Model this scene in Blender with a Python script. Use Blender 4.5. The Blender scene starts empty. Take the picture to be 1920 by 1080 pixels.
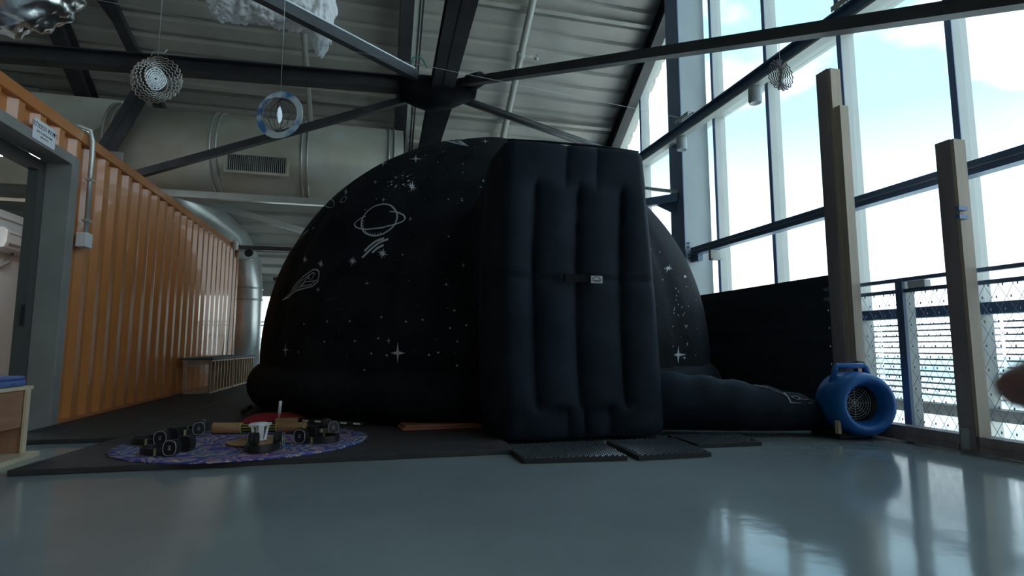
import bpy, bmesh, math, random, json
from mathutils import Vector, Matrix, Euler, noise
random.seed(7)
SC = bpy.context.scene
COL = SC.collection
PI = math.pi
def R(d): return math.radians(d)

# ------------------------------------------------------------------ camera
cam_d = bpy.data.cameras.new('camera'); cam = bpy.data.objects.new('camera', cam_d); COL.objects.link(cam)
cam_d.sensor_width = 36.0; cam_d.lens = 1030.0/1920.0*36.0
cam_d.clip_start = 0.02; cam_d.clip_end = 3000
cam.location = (0, 0, 0.72)
cam.rotation_euler = Euler((R(90+6.1), 0, R(-14.1)), 'XYZ')
cam_d.dof.use_dof = True; cam_d.dof.focus_distance = 5.0; cam_d.dof.aperture_fstop = 7.0
SC.camera = cam

# ------------------------------------------------------------------ sky
SKY_STRENGTH = 1.25
w = bpy.data.worlds.new('sky'); SC.world = w; w.use_nodes = True
nt = w.node_tree; nt.nodes.clear()
def N(t, **kw):
    n = nt.nodes.new(t)
    for k, v in kw.items(): setattr(n, k, v)
    return n
tc = N('ShaderNodeTexCoord'); sep = N('ShaderNodeSeparateXYZ'); nt.links.new(tc.outputs['Generated'], sep.inputs[0])
grad = N('ShaderNodeValToRGB'); nt.links.new(sep.outputs['Z'], grad.inputs[0])
e = grad.color_ramp.elements
e[0].position = 0.0; e[0].color = (0.55, 0.60, 0.61, 1)
e[1].position = 0.75; e[1].color = (0.17, 0.34, 0.50, 1)
x = e.new(0.12); x.color = (0.57, 0.61, 0.63, 1)
x = e.new(0.35); x.color = (0.23, 0.40, 0.51, 1)
mp = N('ShaderNodeMapping'); mp.inputs['Scale'].default_value = (1.2, 1.2, 3.0); nt.links.new(tc.outputs['Generated'], mp.inputs[0])
nz = N('ShaderNodeTexNoise'); nz.inputs['Scale'].default_value = 2.2; nz.inputs['Detail'].default_value = 5; nz.inputs['Roughness'].default_value = 0.45
nt.links.new(mp.outputs[0], nz.inputs[0])
cr = N('ShaderNodeValToRGB'); cr.color_ramp.elements[0].position = 0.49; cr.color_ramp.elements[1].position = 0.64
nt.links.new(nz.outputs['Fac'], cr.inputs[0])
mx = N('ShaderNodeMixRGB'); nt.links.new(cr.outputs[0], mx.inputs[0]); nt.links.new(grad.outputs[0], mx.inputs[1]); mx.inputs[2].default_value = (0.78,0.76,0.74, 1)
bgn = N('ShaderNodeBackground'); bgn.inputs['Strength'].default_value = SKY_STRENGTH; nt.links.new(mx.outputs[0], bgn.inputs[0])
out = N('ShaderNodeOutputWorld'); nt.links.new(bgn.outputs[0], out.inputs[0])

sun_d = bpy.data.lights.new('sun', 'SUN'); sun_d.energy = 4.0; sun_d.angle = R(0.6); sun_d.color = (1.0, 0.96, 0.90)
sun = bpy.data.objects.new('sun', sun_d); COL.objects.link(sun); sun.location = (-40, -10, 60)
sun.rotation_euler = Vector((0.12, 0.55, -0.83)).to_track_quat('-Z', 'Y').to_euler()      # high, running along the gable: it lights the added bounce slab and the ground outside

SC.view_settings.view_transform = 'Standard'; SC.view_settings.look = 'None'
SC.view_settings.exposure = 1.6; SC.view_settings.gamma = 1.0; SC.view_settings.use_curve_mapping = False

# ------------------------------------------------------------------ materials
MATS = {}
def mat(name, col, rough=0.6, metal=0.0, var=0.0, scale=6.0, bump=0.0, bscale=40.0, col2=None, stretch=(1,1,1), spec=0.5, coat=0.0, detail=4, lo=0.35, hi=0.65):
    m = bpy.data.materials.new(name); m.use_nodes = True
    t = m.node_tree; b = t.nodes['Principled BSDF']
    b.inputs['Roughness'].default_value = rough; b.inputs['Metallic'].default_value = metal
    b.inputs['Specular IOR Level'].default_value = spec; b.inputs['Coat Weight'].default_value = coat
    c4 = (*col, 1); b.inputs['Base Color'].default_value = c4
    tcn = t.nodes.new('ShaderNodeTexCoord'); mpn = t.nodes.new('ShaderNodeMapping'); mpn.inputs['Scale'].default_value = stretch
    t.links.new(tcn.outputs['Object'], mpn.inputs[0])
    if var > 0 or col2:
        n = t.nodes.new('ShaderNodeTexNoise'); n.inputs['Scale'].default_value = scale; n.inputs['Detail'].default_value = detail
        t.links.new(mpn.outputs[0], n.inputs[0])
        r = t.nodes.new('ShaderNodeValToRGB'); r.color_ramp.elements[0].position = lo; r.color_ramp.elements[1].position = hi
        r.color_ramp.elements[0].color = c4
        c2 = col2 if col2 else tuple(min(1, c*(1+var)+var*0.02) for c in col)
        r.color_ramp.elements[1].color = (*c2, 1)
        t.links.new(n.outputs['Fac'], r.inputs[0]); t.links.new(r.outputs[0], b.inputs['Base Color'])
    if bump > 0:
        n2 = t.nodes.new('ShaderNodeTexNoise'); n2.inputs['Scale'].default_value = bscale; n2.inputs['Detail'].default_value = 3
        t.links.new(mpn.outputs[0], n2.inputs[0])
        bp = t.nodes.new('ShaderNodeBump'); bp.inputs['Strength'].default_value = bump; bp.inputs['Distance'].default_value = 0.02
        t.links.new(n2.outputs['Fac'], bp.inputs['Height']); t.links.new(bp.outputs[0], b.inputs['Normal'])
    MATS[name] = m
    return m
mat('epoxy', (0.215,0.25,0.255), 0.11, 0, 0.25, 0.8, 0.05, 6.0, spec=0.75)
mat('roof_metal', (0.37,0.36,0.325), 0.45, 0.2, 0.25, 1.2)
mat('wall_grey', (0.32,0.33,0.32), 0.6, 0, 0.2, 1.0)
mat('dark_steel', (0.035,0.036,0.04), 0.45, 0.2, 0.4, 3.0)
mat('hazed_steel', (0.10,0.16,0.26), 0.4, 0.1, 0.2, 3.0)  # blue of the lens haze mixed into the window steel colour
mat('column_paint', (0.38,0.45,0.48), 0.45, 0, 0.08, 2.0)
mat('aluminium', (0.40,0.43,0.415), 0.45, 0.1, 0.06, 3.0)
mat('hazed_dark', (0.15,0.22,0.36), 0.4, 0.2)  # backlit shade and blue lens haze put into the colour
mat('galv', (0.50,0.52,0.50), 0.35, 0.55, 0.25, 2.5)
mat('duct', (0.56,0.57,0.52), 0.5, 0.15, 0.3, 1.6, col2=(0.46,0.43,0.34))
mat('duct_bright', (0.55,0.57,0.56), 0.3, 0.6, 0.35, 2.0)
mat('pipe_grey', (0.48,0.49,0.46), 0.45, 0.1)
mat('orange', (0.50,0.185,0.055), 0.26, 0, 0.12, 2.0, 0.02, 20, spec=0.8, coat=0.6)
mat('frame_grey', (0.25,0.24,0.225), 0.5, 0.1, 0.2, 3.0)
mat('door_alu', (0.10,0.10,0.095), 0.4, 0.4)
mat('white_wall', (0.66,0.71,0.71), 0.7, 0, 0.04, 1.0)
mat('white_plastic', (0.75,0.76,0.76), 0.35)
mat('sign_white', (0.78,0.80,0.84), 0.4)
mat('ink', (0.02,0.02,0.06), 0.5)
mat('fabric_black', (0.002,0.0035,0.006), 0.75, 0, 0.4, 3.0, 0.12, 9.0, spec=0.14)
mat('fabric_navy', (0.003,0.008,0.015), 0.7, 0, 0.3, 3.0, 0.10, 12.0, spec=0.16)
mat('print_white', (0.45,0.47,0.50), 0.6)
mat('panel_black', (0.012,0.021,0.028), 0.8, 0, 0.5, 4.0, 0.2, 120.0, stretch=(1,0.2,3))
mat('rubber', (0.026,0.023,0.023), 0.75, 0, 0.35, 8.0, 0.15, 150.0)
mat('rubber_edge', (0.018,0.018,0.02), 0.8)
mat('wood_lit', (0.46,0.38,0.30), 0.55, 0, 0.2, 2.0, stretch=(6,6,0.4))  # lit side of the same timber, put into the colour
mat('wood_shaded', (0.25,0.22,0.23), 0.5, 0, 0.35, 2.0, stretch=(5,5,0.5))  # shaded post faces and greyish haze put into the colour
mat('plywood', (0.30,0.15,0.085), 0.5, 0, 0.25, 3.0, stretch=(1,1,6))
mat('ply_edge', (0.55,0.43,0.29), 0.6, 0, 0.15, 6.0)
mat('cushion_blue', (0.07,0.11,0.28), 0.8, 0, 0.4, 14.0, 0.2, 60.0)
mat('cushion_slate', (0.13,0.14,0.17), 0.8, 0, 0.3, 8.0)
mat('blue_plastic', (0.010,0.13,0.42), 0.38, 0, 0.1, 3.0)
mat('black_plastic', (0.012,0.012,0.013), 0.4)
mat('grey_trim', (0.30,0.32,0.34), 0.35)
mat('yellow', (0.55,0.50,0.08), 0.5)
mat('khaki', (0.26,0.25,0.10), 0.6)
mat('bamboo', (0.30,0.165,0.075), 0.5, 0, 0.25, 4.0, stretch=(1,8,8))
mat('red_cloth', (0.25,0.008,0.014), 0.8, 0, 0.3, 6.0)
mat('red_wood', (0.27,0.10,0.055), 0.5, 0, 0.3, 4.0, stretch=(0.5,6,6))
mat('skin', (0.20,0.11,0.10), 0.5, 0, 0.15, 30.0)
mat('cotton', (0.82,0.84,0.88), 0.95, 0, 0.0, 4.0, 0.5, 25.0)
mat('foil', (0.86,0.87,0.86), 0.3, 1.0, 0, 4, 0.55, 9.0)
mat('spinner_steel', (0.42,0.40,0.37), 0.3, 0.8)
mat('spinner_white', (0.80,0.84,0.88), 0.35, 0.2)
mat('spinner_dark', (0.04,0.03,0.035), 0.4, 0.1)
mat('spinner_blue', (0.05,0.22,0.50), 0.35, 0.1, 0, 9.0, col2=(0.60,0.74,0.80), detail=3, lo=0.42, hi=0.58)
mat('glass_clear', (0.8,0.85,0.86), 0.1, 0.6)
mat('cable', (0.5,0.5,0.5), 0.5)
mat('green_wire', (0.02,0.30,0.22), 0.5)
mat('wire', (0.45,0.47,0.5), 0.4, 0.5)
mat('louvre', (0.30,0.33,0.35), 0.5, 0.2)
mat('bounce_slab', (0.62,0.62,0.60), 0.8, 0, 0.1, 1.0)  # pale colour for the added slab that bounces sun upward
mat('sea', (0.13,0.29,0.31), 0.8, 0, 0, 0.05, col2=(0.34,0.37,0.37))
mat('green_screen', (0.06,0.075,0.07), 0.9)

def glass_mat():
    m = bpy.data.materials.new('pane_glass'); m.use_nodes = True
    t = m.node_tree; t.nodes.clear()
    o = t.nodes.new('ShaderNodeOutputMaterial'); mxs = t.nodes.new('ShaderNodeMixShader'); mxs.inputs[0].default_value = 0.06
    tr = t.nodes.new('ShaderNodeBsdfTransparent'); tr.inputs[0].default_value = (0.95,0.985,0.99,1)
    gl = t.nodes.new('ShaderNodeBsdfGlossy'); gl.inputs['Roughness'].default_value = 0.02
    t.links.new(tr.outputs[0], mxs.inputs[1]); t.links.new(gl.outputs[0], mxs.inputs[2]); t.links.new(mxs.outputs[0], o.inputs[0])
    MATS['pane_glass'] = m
glass_mat()

def tapestry_mat():
    m = bpy.data.materials.new('tapestry'); m.use_nodes = True
    t = m.node_tree; b = t.nodes['Principled BSDF']; b.inputs['Roughness'].default_value = 0.85
    tcn = t.nodes.new('ShaderNodeTexCoord')
    n0 = t.nodes.new('ShaderNodeTexNoise'); n0.inputs['Scale'].default_value = 3.5; n0.inputs['Detail'].default_value = 2
    t.links.new(tcn.outputs['Object'], n0.inputs[0])
    mixv = t.nodes.new('ShaderNodeMixRGB'); mixv.inputs[0].default_value = 0.35
    t.links.new(tcn.outputs['Object'], mixv.inputs[1]); t.links.new(n0.outputs['Color'], mixv.inputs[2])
    v = t.nodes.new('ShaderNodeTexVoronoi'); v.inputs['Scale'].default_value = 6.0
    t.links.new(mixv.outputs[0], v.inputs['Vector'])
    mul = t.nodes.new('ShaderNodeMath'); mul.operation = 'MULTIPLY'; mul.inputs[1].default_value = 26.0
    t.links.new(v.outputs['Distance'], mul.inputs[0])
    sn = t.nodes.new('ShaderNodeMath'); sn.operation = 'SINE'; t.links.new(mul.outputs[0], sn.inputs[0])
    cr2 = t.nodes.new('ShaderNodeValToRGB'); cr2.color_ramp.interpolation = 'CONSTANT'
    els = cr2.color_ramp.elements
    els[0].position = 0.0; els[0].color = (0.06,0.07,0.28,1); els[1].position = 0.45; els[1].color = (0.22,0.20,0.34,1)
    q = els.new(0.75); q.color = (0.62,0.58,0.56,1)
    q = els.new(0.93); q.color = (0.30,0.07,0.09,1)
    ma = t.nodes.new('ShaderNodeMath'); ma.operation = 'MULTIPLY_ADD'; ma.inputs[1].default_value = 0.5; ma.inputs[2].default_value = 0.5
    t.links.new(sn.outputs[0], ma.inputs[0]); t.links.new(ma.outputs[0], cr2.inputs[0])
    cr3 = t.nodes.new('ShaderNodeMixRGB'); cr3.blend_type = 'MULTIPLY'; cr3.inputs[0].default_value = 0.35
    t.links.new(cr2.outputs[0], cr3.inputs[1]); t.links.new(v.outputs['Color'], cr3.inputs[2])
    t.links.new(cr3.outputs[0], b.inputs['Base Color'])
    MATS['tapestry'] = m
tapestry_mat()

mat('tread_rubber', (0.03,0.038,0.045), 0.22, spec=0.8)

# ------------------------------------------------------------------ mesh building
class MB:
    def __init__(s): s.v = []; s.f = []; s.sm = []
    def add(s, vs, fs, M=None, smooth=False):
        o = len(s.v)
        for p in vs:
            p = Vector(p)
            if M is not None: p = M @ p
            s.v.append(tuple(p))
        for f in fs: s.f.append(tuple(i+o for i in f)); s.sm.append(smooth)
        return s
    def box(s, x0, x1, y0, y1, z0, z1, M=None):
        vs = [(x0,y0,z0),(x1,y0,z0),(x1,y1,z0),(x0,y1,z0),(x0,y0,z1),(x1,y0,z1),(x1,y1,z1),(x0,y1,z1)]
        return s.add(vs, [(0,3,2,1),(4,5,6,7),(0,1,5,4),(1,2,6,5),(2,3,7,6),(3,0,4,7)], M)
    def bar(s, p0, p1, w, h, up=(0,0,1)):       # rectangular bar, w across, h along up
        p0 = Vector(p0); p1 = Vector(p1); d = (p1-p0).normalized(); u = Vector(up)
        sd = d.cross(u)
        if sd.length < 1e-5: sd = d.cross(Vector((1,0,0)))
        sd.normalize(); u = sd.cross(d).normalized()
        vs = []
        for p in (p0, p1):
            for a, b in ((-1,-1),(1,-1),(1,1),(-1,1)): vs.append(p + sd*(a*w/2) + u*(b*h/2))
        return s.add(vs, [(0,1,2,3),(7,6,5,4),(0,4,5,1),(1,5,6,2),(2,6,7,3),(3,7,4,0)])
    def ibeam(s, p0, p1, w, h, t=0.018, up=(0,0,1)):
        p0 = Vector(p0); p1 = Vector(p1); d = (p1-p0).normalized(); u = Vector(up); sd = d.cross(u).normalized(); u = sd.cross(d).normalized()
        s.bar(p0+u*(h/2-t/2), p1+u*(h/2-t/2), w, t, up); s.bar(p0-u*(h/2-t/2), p1-u*(h/2-t/2), w, t, up)
        return s.bar(p0, p1, t, h-2*t, up)
    def tube(s, pts, rad, n=10, caps=True, smooth=True, flat=1.0):
        pts = [Vector(p) for p in pts]; k = len(pts)
        rads = rad if isinstance(rad, (list, tuple)) else [rad]*k
        vs = []; prev = None
        for i, p in enumerate(pts):
            d = (pts[min(i+1,k-1)] - pts[max(i-1,0)]).normalized()
            if prev is None:
                a = d.cross(Vector((0,0,1)))
                if a.length < 1e-3: a = d.cross(Vector((1,0,0)))
            else: a = prev - d*prev.dot(d)
            a.normalize(); prev = a; b = d.cross(a)
            for j in range(n):
                t = 2*PI*j/n; vs.append(p + (a*math.cos(t) + b*math.sin(t)*flat)*rads[i])
        fs = [(i*n+j, i*n+(j+1)%n, (i+1)*n+(j+1)%n, (i+1)*n+j) for i in range(k-1) for j in range(n)]
        s.add(vs, fs, None, smooth)
        if caps:
            o = len(s.v)-len(vs)
            s.f.append(tuple(o+j for j in reversed(range(n)))); s.sm.append(False)
            s.f.append(tuple(o+(k-1)*n+j for j in range(n))); s.sm.append(False)
        return s
    def loop(s, pts, rad, n=6):                # closed tube
        pts = [Vector(p) for p in pts]; k = len(pts); vs = []
        c = sum(pts, Vector())/k; nrm = Vector()
        for i in range(k): nrm += (pts[i]-c).cross(pts[(i+1)%k]-c)
        nrm.normalize()
        for i, p in enumerate(pts):
            d = (pts[(i+1)%k]-pts[i-1]).normalized(); a = d.cross(nrm).normalized(); b = nrm
            for j in range(n):
                t = 2*PI*j/n; vs.append(p + a*math.cos(t)*rad + b*math.sin(t)*rad)
        fs = [(i*n+j, i*n+(j+1)%n, ((i+1)%k)*n+(j+1)%n, ((i+1)%k)*n+j) for i in range(k) for j in range(n)]
        return s.add(vs, fs, None, True)
    def lathe(s, prof, n=32, M=None, smooth=True, close=False):   # prof (r, z) revolved about z
        vs = []; k = len(prof)
        for r, z in prof:
            for j in range(n):
                t = 2*PI*j/n; vs.append((r*math.cos(t), r*math.sin(t), z))
        fs = [(i*n+j, i*n+(j+1)%n, (i+1)*n+(j+1)%n, (i+1)*n+j) for i in range(k-1) for j in range(n)]
        if close: fs += [((k-1)*n+j, (k-1)*n+(j+1)%n, (j+1)%n, j) for j in range(n)]
        return s.add(vs, fs, M, smooth)
    def prism(s, poly, z0, z1, M=None):
        n = len(poly)
        vs = [(x,y,z0) for x,y in poly] + [(x,y,z1) for x,y in poly]
        fs = [tuple(reversed(range(n))), tuple(range(n,2*n))] + [(i,(i+1)%n,n+(i+1)%n,n+i) for i in range(n)]
        return s.add(vs, fs, M)
    def build(s, name, m, parent=None, bevel=0.0, loc=None, local=False):
        me = bpy.data.meshes.new(name)
        if loc is not None:
            L = Vector(loc); vs = [tuple(Vector(v)-L) for v in s.v]
        else: vs = s.v
        me.from_pydata(vs, [], s.f); me.polygons.foreach_set('use_smooth', s.sm)
        bm = bmesh.new(); bm.from_mesh(me); bmesh.ops.recalc_face_normals(bm, faces=bm.faces[:]); bm.to_mesh(me); bm.free()
        me.materials.append(MATS[m]); me.update()
        o = bpy.data.objects.new(name, me); COL.objects.link(o)
        if loc is not None: o.location = loc
        if parent is not None:
            o.parent = parent
            if not local: o.matrix_parent_inverse = parent.matrix_basis.inverted()   # vertices given in world space
        if bevel > 0:
            b = o.modifiers.new('bevel', 'BEVEL'); b.width = bevel; b.segments = 2; b.limit_method = 'ANGLE'; b.angle_limit = R(40)
        return o
def tag(o, label=None, cat=None, group=None, kind=None):
    if label: o['label'] = label
    if cat: o['category'] = cat
    if group: o['group'] = group
    if kind: o['kind'] = kind
    return o
def struct(o, label=None):
    o['kind'] = 'structure'
    if label: o['label'] = label
    return o
def empty(name, loc=(0,0,0), rz=0, label=None, cat=None, group=None):
    o = bpy.data.objects.new(name, None); COL.objects.link(o); o.location = loc; o.rotation_euler = (0,0,rz); o.empty_display_size = 0.1
    return tag(o, label, cat, group)
def text_mesh(name, body, size, m, parent, M, extrude=0.0005):
    c = bpy.data.curves.new(name, 'FONT'); c.body = body; c.size = size; c.extrude = extrude; c.align_x = 'CENTER'; c.align_y = 'CENTER'
    o = bpy.data.objects.new(name, c); COL.objects.link(o)
    dg = bpy.context.evaluated_depsgraph_get(); me = bpy.data.meshes.new_from_object(o.evaluated_get(dg))
    bpy.data.objects.remove(o); me.transform(M); me.materials.clear(); me.materials.append(MATS[m])
    n = bpy.data.objects.new(name, me); COL.objects.link(n); n.parent = parent
    return n
def smooth01(a, b, x):
    t = max(0, min(1, (x-a)/(b-a))); return t*t*(3-2*t)

# ================================================================== SETTING
XG = 5.25                      # glazing line of the window gable
def zr(y): return 12.84-0.7*y if y >= 1.5 else 11.79-0.7*(1.5-y)
fl = MB().box(-9, 4.9, -12.2, 15.1, -0.25, 0).build('floor', 'epoxy'); struct(fl, 'glossy grey epoxy floor')

# roof: trapezoid sheeting whose ribs run across the hall, with slots of daylight over the store rooms
roof = empty('ceiling'); struct(roof, 'dark corrugated metal roof underside with ribs across the hall')
def sheet(y0, y1, x0, x1):
    prof = []; L = y1-y0; n = max(1, round(L/0.27)); p = L/n
    for i in range(n):
        for a, h in ((0,0),(0.62,0),(0.66,0.06),(0.95,0.06)): prof.append((y0+p*(i+a), h))
    prof.append((y1, 0))
    vs = []
    for y, h in prof:
        for xx in (x0, x1): vs.append((xx, y, zr(y)+h))
    k = len(prof)
    fs = [(2*i, 2*i+1, 2*i+3, 2*i+2) for i in range(k-1)]
    m = MB().add(vs, fs)
    o2 = len(m.v); m.add([(x0,y0,zr(y0)+0.12),(x1,y0,zr(y0)+0.12),(x1,y1,zr(y1)+0.12),(x0,y1,zr(y1)+0.12)], [(0,1,2,3)])
    return m.build('roof_sheet', 'roof_metal', roof)
for y0, y1 in ((1.5,4.4),(4.4,7.3),(7.3,10.2),(10.2,13.1),(13.1,15.1)):
    for x0, x1 in ((-5.8,-2.2),(-2.2,1.4),(1.4,5.45)): sheet(y0, y1, x0, x1)
for y0, y1 in ((1.5,6.0),(6.0,11.8),(12.05,12.45),(12.62,12.84),(13.1,15.1)): sheet(y0, y1, -9, -5.8)
for x0, x1 in ((-9,-4.3),(-4.3,0.4),(0.4,5.45)): sheet(-12.1, 1.5, x0, x1)
for y in (3.2, 5.2, 7.0, 8.75, 10.55, 12.3, 14.0):          # purlins under the sheets
    MB().bar((-9,y,zr(y)-0.06),(5.2,y,zr(y)-0.06),0.07,0.12,(0,0.573,0.819)).build('purlin', 'roof_metal', roof)

# far wall with a low window strip
wb = empty('wall_back'); struct(wb, 'far wall under the low eave')
MB().box(-9,5.2,15.0,15.2,0,0.25).build('sill_panel','wall_grey',wb)
MB().box(-9,5.2,15.0,15.2,2.0,2.5).build('head_panel','wall_grey',wb)
MB().box(-9,-4.2,15.0,15.2,0.25,2.0).build('side_panel','wall_grey',wb)
MB().box(-1.2,5.2,15.0,15.2,0.25,2.0).build('side_panel','wall_grey',wb)
w1 = empty('window_1', (-2.7,15.05,0.25)); struct(w1, 'low far window beyond the orange container')
for x in (-4.2,-3.2,-2.2,-1.25): MB().box(x,x+0.06,15.0,15.1,0.25,2.0).build('mullion','aluminium',w1)
for i in range(3): MB().box(-4.14+i*1.0,-3.2+i*1.0,15.06,15.066,0.25,2.0).build('pane','pane_glass',w1)
for k in range(11): MB().box(-4.2,-1.2,15.25,15.31,0.28+0.06*k,0.295+0.06*k).build('louvre_slat','louvre',w1)
struct(MB().box(-9.2,-9,-12.2,15.2,0,12).build('wall_left','wall_grey'), 'plain grey wall far behind the container')
wf = MB().box(-9,5.2,-12.3,-12.1,0,2.5).build('wall_front','wall_grey'); struct(wf, 'low wall behind the viewer')

# window gable on the right
wr = empty('wall_right'); struct(wr, 'tall glazed gable with pale aluminium mullions')
MY = [3.68+1.2*k for k in range(-13, 10)]
for y in MY:
    top = zr(y)-0.05
    MB().box(XG-0.16,XG-0.15,y-0.03,y+0.03,-0.6,top).build('mullion_shade','hazed_dark',wr)  # dark skin on the mullion's backlit side, shade put in as colour
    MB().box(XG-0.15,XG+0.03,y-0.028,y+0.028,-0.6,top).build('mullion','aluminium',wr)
for i in range(len(MY)-1):
    a, b = MY[i]+0.03, MY[i+1]-0.03
    for z0, z1 in ((-0.6,0.09),(0.19,1.0),(1.10,4.30),(4.40,None)):
        if z1 is None: za, zb = zr(a)-0.12, zr(b)-0.12
        else: za = min(z1, zr(a)-0.12); zb = min(z1, zr(b)-0.12)
        if min(za, zb) <= z0+0.05:
            if max(za, zb) <= z0+0.05: continue
            za = max(za, z0+0.002); zb = max(zb, z0+0.002)
        vs = [(XG-0.05,a,z0),(XG-0.05,b,z0),(XG-0.05,b,zb),(XG-0.05,a,za),(XG-0.042,a,z0),(XG-0.042,b,z0),(XG-0.042,b,zb),(XG-0.042,a,za)]
        MB().add(vs, [(0,1,2,3),(7,6,5,4),(0,4,5,1),(1,5,6,2),(2,6,7,3),(3,7,4,0)]).build('pane','pane_glass',wr)
    for z0, z1 in ((0.09,0.19),(4.30,4.40)):
        if z1 < zr(b)-0.1: MB().box(XG-0.14,XG+0.02,a-0.002,b+0.002,z0,z1).build('transom','aluminium',wr)
    if zr(b) > 1.2: MB().box(XG-0.16,XG,a-0.002,b+0.002,1.0,1.10).build('transom','hazed_steel',wr)
MB().bar((XG-0.07,1.6,zr(1.6)-0.04),(XG-0.07,15.0,zr(15.0)-0.04),0.18,0.30,(0,0.573,0.819)).build('gable_trim','aluminium',wr)
MB().bar((XG-0.07,-12,zr(-12)-0.1),(XG-0.07,1.6,zr(1.6)-0.1),0.16,0.14,(0,-0.573,0.819)).build('gable_trim','aluminium',wr)
for y0 in MY[8:16]:                     # sun louvres outside the lower panes
    for k in range(13):
        z = 0.24+0.058*k
        MB().box(XG+0.12,XG+0.20,y0+0.04,y0+1.16,z,z+0.014).build('louvre_slat','louvre',wr)
struct(MB().box(5.6,11.5,-16,20,-1.7,-1.5).build('floor_bounce','bounce_slab'), 'added pale slab out of view that bounces sunlight onto the roof')  # added unseen slab, throws sunlight up onto the roof by the windows
# outside ground far below
gd = MB().box(8,900,-700,700,-14.2,-14).build('ground_outside','sea'); struct(gd, 'hazy turquoise ground far below outside')
# ================================================================== STEELWORK
def beam(name, label, cat, m, matn, group=None):
    o = m.build(name, matn); tag(o, label, cat, group); return o
NODE = Vector((0.80, 8.0, 4.6))
beam('tie_beam', 'wide dark steel tie beam running overhead into the black wrapped joint', 'beam',
     MB().ibeam((0.80,1.6,4.62),(0.98,13.0,4.62),0.33,0.22).bar((0.80,1.6,4.505),(0.98,13.0,4.505),0.02,0.012), 'dark_steel')
beam('cross_beam', 'long dark steel beam crossing from the left wall to the wrapped joint', 'beam',
     MB().ibeam((-9,8.68,4.62),(0.55,8.0,4.62),0.20,0.22), 'dark_steel')
beam('brace_bar', 'dark steel brace with pale top edge rising to upper left in front of cotton cloud', 'brace',
     MB().bar((0.50,7.74,4.64),(-2.4,5.47,4.64),0.10,0.13), 'dark_steel')
MBt = MB().bar((0.46,7.70,4.72),(-2.4,5.46,4.72),0.09,0.02)
MBt.build('top_strip', 'galv', bpy.data.objects['brace_bar'])
beam('brace_bar', 'slim dark brace descending left from the joint across the large duct', 'brace',
     MB().bar((0.45,8.2,4.50),(-3.6,8.53,2.98),0.09,0.10), 'dark_steel')
beam('brace_bar', 'long dark brace sweeping right from the joint past the window column', 'brace',
     MB().bar((1.15,7.75,4.62),(4.20,2.50,3.04),0.10,0.105), 'dark_steel')
rd = beam('brace_bar', 'paired dark brace tubes descending right behind the inflatable entrance', 'brace',
     MB().tube([(1.15,8.1,4.56),(4.6,9.4,4.36)],0.055,8), 'dark_steel')
MB().bar((1.15,8.2,4.60),(4.6,9.6,4.44),0.06,0.10).build('second_tube','dark_steel',rd)
# black cloth wrapped around the joint
wrap = empty('cloth_wrap', NODE, 0, 'black cloth wrapped and stretched around the roof beam joint', 'cloth')
mb = MB(); prof = []
nseg = 40
for i in range(nseg+1):
    u = i/nseg; x = 0.28+u*1.12
    hh = 0.15+0.17*math.sin(PI*min(1,u*1.1))**0.8*(1-0.35*u); dd = 0.26-0.10*abs(u-0.45)
    zc = 4.60-0.05*math.sin(PI*u)
    for j in range(16):
        t = 2*PI*j/16; rr = 1+0.07*noise.noise(Vector((x*5,j*0.8,2)))
        prof.append((x, 7.96+0.16*(0.5-u)+dd*math.cos(t)*rr, zc+hh*math.sin(t)*rr*(1.0 if math.sin(t)<0 else 0.75)))
fs = [(i*16+j, i*16+(j+1)%16, (i+1)*16+(j+1)%16, (i+1)*16+j) for i in range(nseg) for j in range(16)]
fs += [tuple(reversed(range(16))), tuple(nseg*16+j for j in range(16))]
mb.add(prof, fs, None, True); mb.build('cloth','fabric_black',wrap)
MB().box(0.73,1.10,8.15,11.4,4.44,4.503).build('cloth_tail','fabric_black',wrap)
MB().tube([(1.30,7.72,4.62),(1.42,7.5,4.60)],[0.13,0.10],10).build('cuff','fabric_black',wrap)
gw = MB().tube([(0.42,7.7,4.78),(0.45,7.68,4.88),(0.52,7.68,4.92),(0.60,7.7,4.88),(0.66,7.72,4.78)],0.012,6).build('wire_loop','green_wire'); tag(gw,'green wire loop poking up above the black wrapped joint','wire')

# rafters under the roof (they follow its slope)
UPR = (0,0.573,0.819)
def rafter(x, y0, y1, off, w, h, label, matn='dark_steel'):
    m = MB().ibeam((x,y0,zr(y0)-off),(x,y1,zr(y1)-off),w,h,0.02,UPR)
    return beam('roof_rafter', label, 'rafter', m, matn)
rafter(0.40, 2.0, 14.9, 0.36, 0.22, 0.34, 'dark sloping roof rafter behind the wrapped joint')
for dx, ww in ((0.22,0.03),(0.27,0.03),(0.15,0.06)): MB().bar((0.40+dx,2,zr(2)-0.22),(0.40+dx,14.9,zr(14.9)-0.22),ww,0.03,UPR).build('conduit','pipe_grey' if ww>0.05 else 'dark_steel',bpy.data.objects['roof_rafter'])
rafter(-4.95, 2.0, 14.9, 0.30, 0.22, 0.30, 'dark sloping roof rafter above the orange container')
rafter(4.95, 2.0, 14.9, 0.30, 0.20, 0.30, 'dark sloping rafter along the top of the window gable')
beam('roof_brace', 'dark roof brace slanting down toward the wavy steel spinner', 'brace', MB().bar((-4.3,8.4,zr(8.4)-0.2),(-3.75,11.4,zr(11.4)-0.25),0.16,0.12,UPR), 'dark_steel')
beam('roof_brace', 'thin dark roof brace meeting the slanting brace above the spinner', 'brace', MB().bar((-4.75,8.2,zr(8.2)-0.25),(-3.85,10.2,zr(10.2)-0.22),0.08,0.08,UPR), 'dark_steel')
vb = beam('duct_strut', 'dark double strut leaning down from the roof beside the duct end', 'strut', MB().bar((-3.55,9.1,4.62),(-4.2,9.0,2.95),0.11,0.10), 'dark_steel')
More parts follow.
